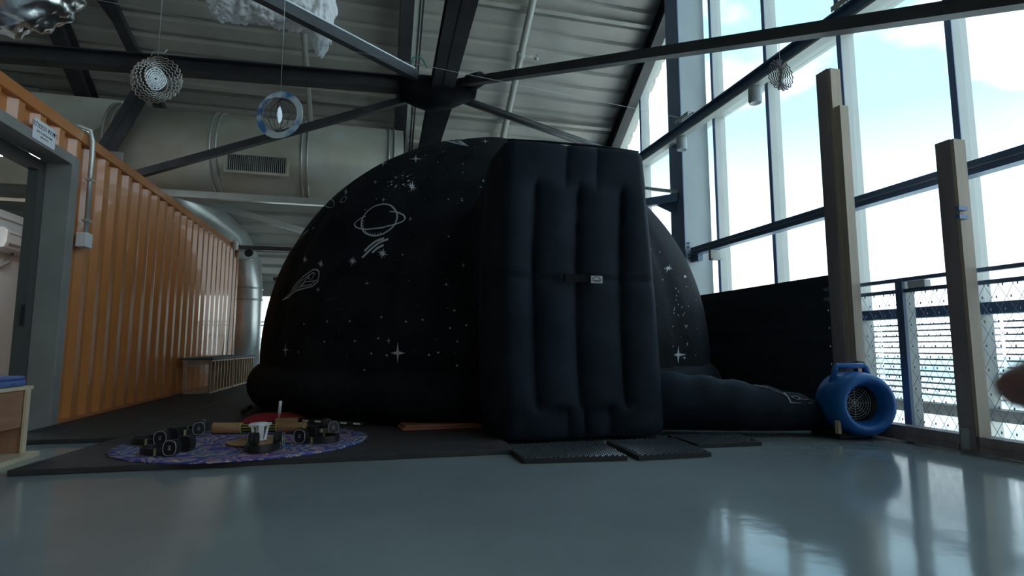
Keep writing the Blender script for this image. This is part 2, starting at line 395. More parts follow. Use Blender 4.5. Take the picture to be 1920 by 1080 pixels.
MB().bar((-3.43,9.1,4.62),(-4.08,9.0,2.95),0.04,0.13).build('flange','dark_steel',vb)

def roof_pipe(x, y0, y1, r, label):
    m = MB().tube([(x,y0,zr(y0)-0.28),(x,y1,zr(y1)-0.28)], r, 12)
    o = m.build('sprinkler_pipe','pipe_grey'); tag(o,label,'pipe'); return o
p = roof_pipe(2.50, 5.0, 11.3, 0.065, 'pale grey sprinkler pipe running down the roof beside the wrapped joint')
MB().tube([(2.50,9.28,zr(9.28)-0.28),(2.78,9.28,zr(9.28)-0.28)],0.025,8).build('side_outlet','pipe_grey',p)
MB().lathe([(0.0,-0.03),(0.045,-0.03),(0.045,0.0),(0.02,0.02),(0.02,0.06)],12,Matrix.Translation((2.80,9.28,zr(9.28)-0.30))).build('sprinkler_head','galv',p)
MB().lathe([(0.07,-0.05),(0.08,-0.05),(0.08,0.05),(0.07,0.05)],12,Matrix.Translation((2.50,9.28,zr(9.28)-0.28))@Matrix.Rotation(R(35),4,'X')).build('coupling','pipe_grey',p)
roof_pipe(-1.28, 5.0, 11.2, 0.05, 'pale sprinkler pipe behind the cotton cloud and blue spinner')

# window steel
col = empty('steel_column', (4.83,7.5,0), 0, 'tall pale grey steel column standing at the window wall', 'column')
MB().box(4.60,5.06,7.40,7.425,0,zr(7.4)-0.15).build('flange','column_paint',col)
MB().box(4.60,5.06,7.74,7.765,0,zr(7.74)-0.15).build('flange','hazed_dark',col)
MB().box(4.82,4.84,7.425,7.74,0,zr(7.74)-0.15).build('web','column_paint',col)
MB().box(4.585,4.60,7.39,7.77,0,zr(7.77)-0.15).build('edge_strip','hazed_dark',col)
for z in (2.06,2.12,2.24,2.30): MB().tube([(4.65,7.40,z),(4.65,7.37,z)],0.018,6).build('bolt','hazed_dark',col)
lb = empty('window_beam', (4.72,4.5,2.16), 0, 'lower dark steel beam across the windows, blue haze put in its colour', 'beam')
MB().box(4.66,4.78,-12,7.36,2.105,2.22).build('tube','hazed_steel',lb)
MB().box(4.652,4.66,-12,7.3,2.157,2.164).build('seam_line','galv',lb)
MB().box(4.68,4.76,7.2,7.395,2.0,2.105).build('end_plate','hazed_steel',lb)
ub = empty('window_beam', (4.48,4.5,3.98), 0, 'upper dark steel beam passing the column, blue haze put in its colour', 'beam')
MB().ibeam((4.48,-12,4.005),(4.48,11.0,4.005),0.13,0.15,0.02).build('steel_section','hazed_steel',ub)
MB().box(4.42,4.54,-12,11.0,3.90,3.93).build('light_track','aluminium',ub)
for i,(y,lab) in enumerate(((5.55,'small pale spotlight under the upper window beam beside the dark spinner'),(7.22,'small pale spotlight under the upper window beam beside the column'))):
    t = empty('spotlight', (4.48,y,3.895), 0, lab, 'spotlight')
    MB().lathe([(0,0.0),(0.07,0.0),(0.078,-0.02),(0.08,-0.17),(0.07,-0.2),(0.06,-0.19),(0,-0.17)],20).build('housing','column_paint',t,local=True)
    MB().box(-0.03,0.03,-0.03,0.03,-0.005,0.005).build('mount','hazed_dark',t,local=True)
def perforated(name, p, L, label):
    t = empty(name, p, 0, label, 'bracket')
    mb = MB()
    n = int(L/0.05)
    for k in range(n+1): mb.box(-0.05,0.05,k*0.05-0.008,k*0.05+0.008,0,0.006)
    mb.box(-0.05,-0.035,0,L,0,0.006).box(0.035,0.05,0,L,0,0.006)
    mb.build('angle_top','galv',t,local=True)
    MB().box(-0.055,-0.05,0,L,-0.05,0.006).build('angle_side','galv',t,local=True)
    return t
perforated('slotted_bracket',(4.36,6.75,4.088),0.36,'slotted pale metal bracket lying on the upper beam near the column')
perforated('slotted_bracket',(4.40,3.95,4.088),0.28,'slotted pale metal bracket on the upper beam near the top edge')
br = empty('wall_bracket',(4.3,8.0,3.0),0,'grey gusseted bracket arm between dome top and steel column','bracket')
MB().bar((3.95,8.3,3.42),(4.60,7.55,3.14),0.05,0.05).build('top_stay','galv',br)
MB().bar((3.95,8.3,3.05),(4.60,7.55,3.05),0.10,0.13).build('arm','hazed_steel',br)
MB().prism([(0,0),(0.35,0),(0,-0.22)],-0.01,0.01,Matrix.Translation((4.59,7.6,3.0))@Matrix.Rotation(R(132),4,'Z')@Matrix.Rotation(R(90),4,'X')).build('gusset','hazed_steel',br)
MB().box(4.66,4.82,6.85,6.90,1.96,2.105).box(4.66,4.82,6.80,6.90,1.96,1.975).build('hanger_plate','aluminium',lb)

# ------------------------------------------------------------------ railing, mesh, timber frame
rl = empty('railing',(4.12,2.0,0),0,'steel balustrade with wire mesh in front of the windows','railing')
for z in (1.255,1.165): MB().box(4.10,4.14,-2.5,4.28,z-0.014,z+0.014).build('rail','hazed_steel',rl)
for y in (3.50,1.9,0.3,-1.3):
    MB().box(4.08,4.11,y-0.03,y+0.03,0.0,1.26).build('post_face','hazed_steel',rl)
    MB().box(4.11,4.20,y-0.03,y+0.03,0.0,1.24).build('post','aluminium',rl)
for y in (4.05,3.38,2.35): MB().box(4.09,4.15,y-0.09,y+0.05,1.18,1.235).build('clamp','white_plastic',rl)
mb = MB(); dx = 0.09; y0, y1, z0, z1 = -2.5, 4.28, 0.06, 1.16
def mesh_wire(sgn):
    c = -3.0
    while c < 6.0:
        # line  z = z0 + 1.7*sgn*(y-c)
        ya = c; yb = c + sgn*(z1-z0)/1.85
        lo, hi = (ya, z0), (yb, z1)
        if min(ya,yb) >= y0 and max(ya,yb) <= y1: mb.bar((4.125,lo[0],lo[1]),(4.125,hi[0],hi[1]),0.0022,0.0022,(1,0,0))
        c += dx
mesh_wire(1); mesh_wire(-1)
k = 0
zz = z0
row = 0
while zz < z1:                                               # crimped ferrules where the wires cross
    yy = 1.2 + (dx/2 if row % 2 else 0)
    while yy < y1:
        mb.bar((4.122,yy,zz-0.009),(4.122,yy,zz+0.009),0.006,0.006,(1,0,0)); yy += dx
    zz += 1.85*dx/2; row += 1
o = mb.build('wire_mesh','hazed_dark',rl); o['kind'] = 'stuff'

tf = empty('timber_frame',(3.98,3.0,0),0,'rough timber frame with two upright posts on a floor rail','frame')
MB().box(3.94,4.05,3.92,4.05,0,3.24).build('post','wood_shaded',tf)
MB().box(3.952,4.06,3.895,3.9195,0,3.235).build('post_lit_side','wood_lit',tf)  # paler skin: the lit side of the post put in as colour
MB().box(3.97,4.06,3.835,3.893,0.12,2.86).build('side_batten','wood_lit',tf)
MB().box(3.94,4.05,2.905,3.01,0.0,2.19).build('post','wood_shaded',tf)
MB().box(3.945,4.05,2.88,2.9045,0.12,2.185).build('post_lit_side','wood_lit',tf)  # same painted lit side on the nearer post
MB().box(3.93,4.06,-3.0,2.88,0.012,0.055).build('floor_rail','wood_shaded',tf)
MB().box(3.94,4.06,-3.0,2.88,0.056,0.12).build('floor_rail','wood_shaded',tf)
MB().box(3.93,4.06,3.012,3.90,0.012,0.055).build('floor_rail','wood_shaded',tf)
MB().box(3.94,4.06,3.012,3.90,0.056,0.12).build('floor_rail','wood_shaded',tf)
MB().box(3.915,3.94,2.93,2.98,0.03,0.17).build('metal_plate','galv',tf)
MB().box(3.90,3.98,2.85,2.885,1.60,1.63).box(3.90,3.98,2.85,2.885,1.66,1.69).build('hinge_plate','hazed_dark',tf)
pn = empty('black_screen',(4.55,5.8,0),0,'black fabric covered screen between the dome and the timber post','screen')
for y0_, y1_ in ((4.50,5.40),(5.405,6.25),(6.255,7.05)): MB().box(4.55,4.58,y0_,y1_,0.0,1.457).build('panel','panel_black',pn)

# ================================================================== DUCTS
dt = empty('air_duct',(-1.9,10,3.94),0,'large round beige ventilation duct crossing behind the container','duct')
RX = Matrix.Rotation(R(90),4,'Y')
MB().lathe([(0,0),(0.70,0),(0.70,4.50),(0,4.50)],48,Matrix.Translation((-4.08,10,3.94))@RX,True).build('pipe','duct',dt)
for x in (-4.02,-2.55,-1.18,0.22):
    for d in (-0.045,0.045): MB().lathe([(0.70,-0.012),(0.725,-0.012),(0.725,0.012),(0.70,0.012)],48,Matrix.Translation((x+d,10,3.94))@RX).build('flange_band','galv',dt)
gv = empty('duct_grille',(-1.85,9.30,3.62),0,'rectangular slotted air grille on the front of the round duct','grille')
MB().box(-2.36,-1.40,9.26,9.30,3.76,3.80).box(-2.36,-1.40,9.26,9.30,3.46,3.50).box(-2.36,-2.32,9.26,9.30,3.50,3.76).box(-1.44,-1.40,9.26,9.30,3.50,3.76).build('frame','duct',gv)
MB().box(-2.32,-1.44,9.305,9.315,3.50,3.76).build('backing','black_plastic',gv)
for k in range(30): MB().box(-2.315+k*0.0295,-2.305+k*0.0295,9.27,9.30,3.50,3.76).build('slat','galv',gv)
pl = MB().box(-7.2,-4.2,10.2,11.2,3.3,4.85).build('plenum_box','duct',bevel=0.01); tag(pl,'dull beige plenum box behind the duct end','duct')
MB().tube([(-4.3,10.5,4.0),(-4.05,10.2,3.95)],0.5,20).build('collar','duct',pl)
el = empty('duct_elbow',(-2.72,13.2,0),0,'bright steel elbow duct curving down behind the container end','duct')
pts = []
for k in range(13):
    a = R(90*k/12); pts.append((-2.72-1.5+1.5*math.sin(a)-0.0, 13.2, 2.35+1.5*math.cos(a)))
pts = [(-4.6,11.9,3.75),(-4.0,12.5,3.7),(-3.55,12.95,3.42),(-3.1,13.2,3.05),(-2.82,13.2,2.5),(-2.74,13.2,2.0),(-2.73,13.2,1.2),(-2.73,13.2,0.0)]
MB().tube(pts,[0.42,0.42,0.40,0.38,0.35,0.31,0.30,0.30],28).build('pipe','duct_bright',el)
for p,d in (((-3.55,12.95,3.42),(0.45,0.1,-0.5)),((-2.86,13.2,2.56),(0.2,0,-0.6)),((-2.735,13.2,2.0),(0,0,-1)),((-2.73,13.2,1.75),(0,0,-1))):
    d = Vector(d).normalized(); q = d.to_track_quat('Z','Y').to_matrix().to_4x4(); rr = 0.41 if p[2]>3 else (0.36 if p[2]>2.2 else 0.315)
    MB().lathe([(rr-0.02,-0.02),(rr,-0.02),(rr,0.02),(rr-0.02,0.02)],28,Matrix.Translation(p)@q).build('joint_band','galv',el)
b1 = MB().box(-3.6,0.2,9.55,9.65,3.10,3.20).box(-3.6,0.2,9.55,9.65,3.09,3.10).build('duct_support','galv'); tag(b1,'pale steel angle supporting the round duct from below','support')
b2 = MB().bar((-3.7,10.95,3.52),(-1.2,12.0,3.05),0.09,0.11).build('diagonal_strut','pipe_grey'); tag(b2,'grey diagonal steel strut above the container far end','strut')
b3 = MB().bar((-3.2,12.6,2.82),(0.5,12.6,2.82),0.08,0.09).build('wall_rail','dark_steel'); tag(b3,'dark horizontal steel bar just above the container far corner','beam')
b4 = MB().bar((-2.4,14.3,2.35),(0.5,14.3,2.75),0.08,0.09).build('wall_rail','dark_steel'); tag(b4,'short dark steel bar beside the dome left edge','beam')
fr = empty('far_railing',(-2.9,14.0,0),0,'distant steel railing with mesh behind the container corner','railing')
for z in (1.30,1.22): MB().box(-3.6,-1.0,13.98,14.02,z-0.015,z+0.015).build('rail','galv',fr)
for x in (-3.55,-2.6,-1.6): MB().box(x-0.02,x+0.02,13.98,14.02,0,1.3).build('post','galv',fr)
mb = MB()
for k in range(40):
    xa = -4.2+k*0.08
    for sg in (1,-1):
        xb = xa+sg*0.6
        if -3.6 < min(xa,xb) and max(xa,xb) < -1.0: mb.bar((xa,14,0.1),(xb,14,1.2),0.005,0.005)
o = mb.build('wire_mesh','galv',fr); o['kind'] = 'stuff'
# ================================================================== CONTAINER
ct = empty('shipping_container',(-2.75,8,0),0,'long orange corrugated shipping container along the left','container')
def corrugated(y0, y1, z0, z1, x):
    n = max(1, round((y1-y0)/0.283)); p = (y1-y0)/n; prof = []
    for i in range(n):
        for a, d in ((0,0),(0.28,0),(0.48,-0.045),(0.80,-0.045)): prof.append((y0+p*(i+a), x+d))
    prof.append((y1, x))
    vs = []
    for y, xx in prof: vs += [(xx,y,z0),(xx,y,z1)]
    return MB().add(vs, [(2*i,2*i+2,2*i+3,2*i+1) for i in range(len(prof)-1)])
corrugated(5.84,12.10,0.06,2.66,-2.752).build('wall_panel','orange',ct)
corrugated(3.2,5.84,2.47,2.66,-2.752).build('wall_panel','orange',ct)
corrugated(0.2,3.2,0.06,2.66,-2.752).build('wall_panel','orange',ct)
MB().box(-2.85,-2.735,0.2,12.25,2.66,2.76).build('top_rail','orange',ct,0.006)
MB().box(-2.85,-2.735,5.84,12.25,0.0,0.06).build('bottom_rail','orange',ct)
MB().box(-2.88,-2.735,12.10,12.25,0.06,2.66).build('corner_post','orange',ct,0.006)
MB().box(-5.1,-2.88,12.15,12.25,0,2.66).build('end_wall','orange',ct)
MB().box(-5.15,-5.07,0.2,12.15,0,2.62).build('inner_wall','white_wall',ct)
df = empty('door_1',(-2.78,5.78,0)); struct(df,'grey steel door frame in the container side')
MB().box(-2.92,-2.715,5.72,5.84,0,2.47).build('jamb','frame_grey',df,0.004)
MB().box(-2.92,-2.715,3.2,3.32,0,2.47).build('jamb','frame_grey',df,0.004)
MB().box(-2.92,-2.715,3.32,5.72,2.38,2.47).build('head','frame_grey',df,0.004)
MB().box(-3.00,-2.92,5.62,5.74,0,2.38).box(-3.00,-2.92,3.32,5.62,2.28,2.38).build('inner_frame','door_alu',df)
MB().box(-2.95,-2.93,4.3,5.3,2.31,2.335).build('closer_rail','aluminium',df)
MB().box(-2.945,-2.925,5.60,5.63,0.9,1.08).build('latch','black_plastic',df)
# sign on the door head
sg = empty('door_sign',(-2.71,5.24,2.47),0,'small white sign with dark lettering on the door frame head','sign')
MB().prism([(-0.155,-0.085),(0.165,-0.085),(0.165,0.065),(0.13,0.09),(-0.125,0.09),(-0.155,0.07)],0,0.004,Matrix(((0,0,1,-2.712),(1,0,0,5.24),(0,1,0,2.485),(0,0,0,1)))).build('board','sign_white',sg)
TM = Matrix(((0,0,1,-2.7072),(1,0,0,5.245),(0,1,0,2.525),(0,0,0,1)))
def sgn_text(s, size, dz, nm):
    o = text_mesh(nm, s, size, 'ink', sg, Matrix.Translation((0,0,dz))@TM); o.matrix_parent_inverse = sg.matrix_basis.inverted()
sgn_text('הכלממה תחדינ', 0.058, 0.0, 'lettering')
sgn_text('םויה לכ תוליעפ חותפ', 0.026, -0.05, 'small_lettering')
sgn_text('םיאבה םיכורב', 0.020, -0.083, 'small_lettering')
# conduit with junction box on the container
cd = empty('wall_conduit',(-2.72,6.0,0),0,'grey conduit pipe with white junction box on the orange wall','conduit')
pts = [(-2.86,5.90,2.80),(-2.78,5.93,2.82),(-2.71,5.97,2.80),(-2.695,5.99,2.70),(-2.695,6.0,2.55),(-2.695,6.01,1.80)]
MB().tube(pts,0.022,10).build('pipe','galv',cd)
MB().box(-2.75,-2.66,5.95,6.07,1.66,1.80).build('junction_box','white_plastic',cd,0.006)
for z in (2.32,1.92): MB().box(-2.72,-2.668,5.97,6.05,z-0.012,z+0.012).build('clip','galv',cd)
wc = empty('wall_cable',(-2.72,11.7,0),0,'white cable dropping from a sensor at the container far end','cable')
MB().tube([(-2.70,11.65,2.62),(-2.695,11.66,2.3),(-2.69,11.62,1.6),(-2.69,11.5,0.55)],0.012,6).build('cord','white_plastic',wc)
MB().lathe([(0,0),(0.05,0.0),(0.06,-0.06),(0.05,-0.18),(0,-0.2)],14,Matrix.Translation((-2.68,11.65,2.80))).build('sensor','white_plastic',wc)
sc_ = empty('security_camera',(-2.55,12.2,2.66),0,'small dark camera on a bracket at the container corner','camera')
MB().box(-2.70,-2.50,12.05,12.09,2.66,2.69).build('bracket','white_plastic',sc_)
MB().tube([(-2.52,12.14,2.64),(-2.50,11.95,2.60)],0.075,12).build('housing','black_plastic',sc_)
# air conditioner inside
ac = empty('air_conditioner',(-5.0,9.3,2.2),0,'white wall air conditioner seen through the container door','air conditioner')
MB().prism([(0,0),(0.20,0.03),(0.23,0.10),(0.23,0.27),(0.18,0.31),(0,0.31)],8.75,9.85,Matrix(((1,0,0,-5.07),(0,0,1,0),(0,1,0,2.03),(0,0,0,1)))).build('casing','white_plastic',ac,0.012)
MB().box(-4.86,-4.835,8.80,9.80,2.10,2.125).build('outlet_slot','frame_grey',ac)
MB().box(-4.845,-4.832,8.80,9.80,2.25,2.262).build('trim_line','galv',ac)
MB().tube([(-5.0,9.2,2.03),(-4.98,9.1,1.9),(-5.05,9.0,1.8)],0.02,8).build('hose','frame_grey',ac)
MB().box(-5.07,-5.02,6.5,12.0,2.50,2.54).build('cable_duct','white_plastic',ac)

tl = empty('tube_lamp',(-4.0,6.9,2.78),0,'lit fluorescent batten inside the container seen through the door','lamp')
MB().box(-4.7,-3.3,6.84,6.96,2.80,2.86).build('batten','white_plastic',tl)
m_ = bpy.data.materials.new('tube_glow'); m_.use_nodes = True; bs = m_.node_tree.nodes['Principled BSDF']; bs.inputs['Emission Color'].default_value = (0.95,0.98,1,1); bs.inputs['Emission Strength'].default_value = 24.0; MATS['tube_glow'] = m_
for y in (6.87,6.93): MB().tube([(-4.66,y,2.785),(-3.34,y,2.785)],0.016,10).build('tube','tube_glow',tl)
MB().box(-5.08,-2.85,6.88,6.92,2.86,2.90).build('cross_rail','frame_grey',tl)
MB().box(-5.10,-5.06,6.88,6.92,2.62,2.90).build('cross_rail_post','frame_grey',tl)
MB().box(-2.85,-2.80,6.88,6.92,2.76,2.90).build('cross_rail_post','frame_grey',tl)

# ------------------------------------------------------------------ benches
bn = empty('plywood_bench',(-2.45,3.6,0),0,'plywood storage bench with blue seat pad by the door','bench')
MB().box(-2.72,-2.20,1.8,4.40,0.44,0.462).build('top','ply_edge',bn)
MB().box(-2.70,-2.68,1.8,4.36,0.03,0.44).build('back_panel','plywood',bn)
MB().box(-2.68,-2.21,4.34,4.36,0.03,0.44).build('side_panel','plywood',bn)
MB().box(-2.21,-2.195,4.325,4.365,0.03,0.44).build('edge_strip','ply_edge',bn)
MB().box(-2.24,-2.215,1.8,4.325,0.20,0.44).build('front_panel','plywood',bn)
MB().box(-2.68,-2.25,1.8,4.30,0.20,0.215).build('shelf','ply_edge',bn)
MB().box(-2.66,-2.64,1.8,4.34,0.03,0.20).build('inner_panel','plywood',bn)
MB().box(-2.74,-2.14,1.8,4.42,0.0,0.03).build('base_board','ply_edge',bn)
sp = MB().box(-2.71,-2.22,1.9,4.36,0.463,0.505).build('seat_pad','cushion_blue',None,0.015); tag(sp,'folded blue patterned pad on the plywood bench','cushion')
MB().box(-2.71,-2.225,1.9,4.35,0.506,0.53).build('upper_fold','cushion_blue',sp,0.01)
def slat_bench(y0, y1, label):
    t = empty('slatted_bench',(-2.5,(y0+y1)/2,0.035),0,label,'bench')
    MB().box(-2.70,-2.30,y0,y1,0.50,0.525).build('top','ply_edge',t)
    MB().box(-2.69,-2.66,y0+0.02,y1-0.02,0.42,0.50).build('back_rail','ply_edge',t)
    n = max(4, round((y1-y0)/0.2))
    for k in range(n+1):
        y = y0+0.015+(y1-y0-0.05)*k/n
        MB().box(-2.345,-2.31,y,y+0.025,0.06,0.50).build('slat','ply_edge',t)
    for y in (y0+0.015, y1-0.04): MB().box(-2.66,-2.625,y,y+0.025,0.06,0.50).build('slat','ply_edge',t)
    MB().box(-2.66,-2.31,y0+0.01,y1-0.01,0.035,0.06).build('base_rail','ply_edge',t)
    return t
slat_bench(9.0,10.35,'nearer slatted wooden bench against the orange container')
slat_bench(10.40,12.0,'farther slatted wooden bench beside the dome ring')
for y0,y1,lab in ((8.98,10.36,'slate grey seat pad on the nearer slatted bench'),(10.40,12.0,'slate grey seat pad on the farther slatted bench')):
    tag(MB().box(-2.72,-2.28,y0,y1,0.526,0.56).build('seat_pad','cushion_slate',None,0.012),lab,'cushion')

# ------------------------------------------------------------------ mats
def mat_piece(name, poly, z, label, matn='rubber', cat='mat', group=None):
    o = MB().prism(poly, 0.001, z).build(name, matn, None, 0.004); tag(o, label, cat, group); return o
mat_piece('foam_mat',[(-1.96,3.74),(0.95,3.68),(0.95,11.6),(-1.86,11.6),(-1.86,4.86)],0.035,'large dark foam mat spreading under the dome and the round cloth')
mat_piece('foam_mat',[(-2.72,4.92),(-1.865,4.86),(-1.865,11.6),(-2.72,11.6)],0.034,'narrow dark foam mat along the foot of the orange container')
mat_piece('foam_mat',[(0.955,4.45),(4.1,4.45),(4.1,9.8),(0.955,9.8)],0.034,'dark foam mat hidden beneath the right half of the dome')
def tread_mat(poly, z, label):
    t = empty('tread_mat',(poly[0][0],poly[0][1],0),0,label,'mat')
    MB().prism(poly,0.001,z-0.004).build('rubber_slab','rubber_edge',t)
    def inside(x, y):
        n = len(poly); ok = True
        for k in range(n):
            (x0,y0),(x1,y1) = poly[k], poly[(k+1)%n]
            if (x1-x0)*(y-y0)-(y1-y0)*(x-x0) < 0.014*math.hypot(x1-x0,y1-y0): ok = False
        return ok
    mb = MB(); xs = [p_[0] for p_ in poly]; ys = [p_[1] for p_ in poly]; p = 0.042; r_ = 0
    y = min(ys)
    while y < max(ys):
        x = min(xs)+(p/2 if r_ % 2 else 0)
        while x < max(xs):
            if inside(x,y):
                h = 0.019; mb.add([(x-h,y,z-0.004),(x,y-h,z-0.004),(x+h,y,z-0.004),(x,y+h,z-0.004),(x,y,z+0.007)],[(0,1,4),(1,2,4),(2,3,4),(3,0,4)])
            x += p
        y += p/2; r_ += 1
    o = mb.build('tread_studs','tread_rubber',t); o['kind'] = 'stuff'
tread_mat([(0.92,3.86),(0.915,3.36),(1.58,3.29),(1.64,3.86)],0.035,'black studded mat at the left front of the entrance')
tread_mat([(1.69,3.86),(1.65,3.27),(2.17,3.27),(2.24,3.86)],0.035,'black studded mat at the right front corner of the entrance')
tread_mat([(2.27,4.0),(2.26,3.56),(2.77,3.54),(2.86,3.95)],0.034,'black studded mat beside the air hose')
# ================================================================== DOME
DC = Vector((1.54,7.44,0.63)); DR = 2.86
def dome_r(az, el):                       # pillowed gores, seams pulled in
    g = (az/30.0) % 1.0; d = min(g, 1-g)
    w = math.cos(R(min(90, max(0, el))))**0.5 if el < 89.9 else 0
    return DR - 0.030*math.exp(-(d/0.07)**2)*w + 0.012*noise.noise(Vector((math.cos(R(az))*3, math.sin(R(az))*3, el*0.07)))
def dome_p(az, el, off=0.0):
    r = dome_r(az, el)+off; c = math.cos(R(el))
    return DC + Vector((r*c*math.cos(R(az)), r*c*math.sin(R(az)), r*math.sin(R(el))))
dm = empty('planetarium_dome',(DC.x,DC.y,0.035),0,'large black inflatable planetarium dome printed with white stars','dome')
NA, NE = 180, 40
vs = []; fs = []
els = [-4.5+94.4*i/NE for i in range(NE+1)]
for el in els:
    for j in range(NA): vs.append(dome_p(360*j/NA, el))
for i in range(NE):
    for j in range(NA): fs.append((i*NA+j, i*NA+(j+1)%NA, (i+1)*NA+(j+1)%NA, (i+1)*NA+j))
fs.append(tuple(NE*NA+j for j in range(NA)))
base = len(vs)
for j in range(NA):
    a = 2*PI*j/NA; vs.append((DC.x+2.68*math.cos(a), DC.y+2.68*math.sin(a), 0.36))
for j in range(NA): fs.append((base+j, base+(j+1)%NA, (j+1)%NA, j))
MB().add(vs, fs, None, True).build('shell','fabric_black',dm)
pts = []
mb = MB(); n1, n2 = 120, 20; vs = []
for i in range(n1):
    a = 2*PI*i/n1; rr = 0.262+0.006*math.sin(a*24)
    for j in range(n2):
        t = 2*PI*j/n2; q = 2.72+rr*math.cos(t)*1.03
        vs.append((DC.x+q*math.cos(a), DC.y+q*math.sin(a), 0.298+rr*math.sin(t)))
mb.add(vs, [(i*n2+j, ((i+1)%n1)*n2+j, ((i+1)%n1)*n2+(j+1)%n2, i*n2+(j+1)%n2) for i in range(n1) for j in range(n2)], None, True)
mb.build('base_ring','fabric_black',dm)
MB().tube([(-1.22,6.35,0.10),(-1.27,6.30,0.07),(-1.30,6.28,0.05)],[0.02,0.03,0.015],8).build('valve_tie','black_plastic',dm)
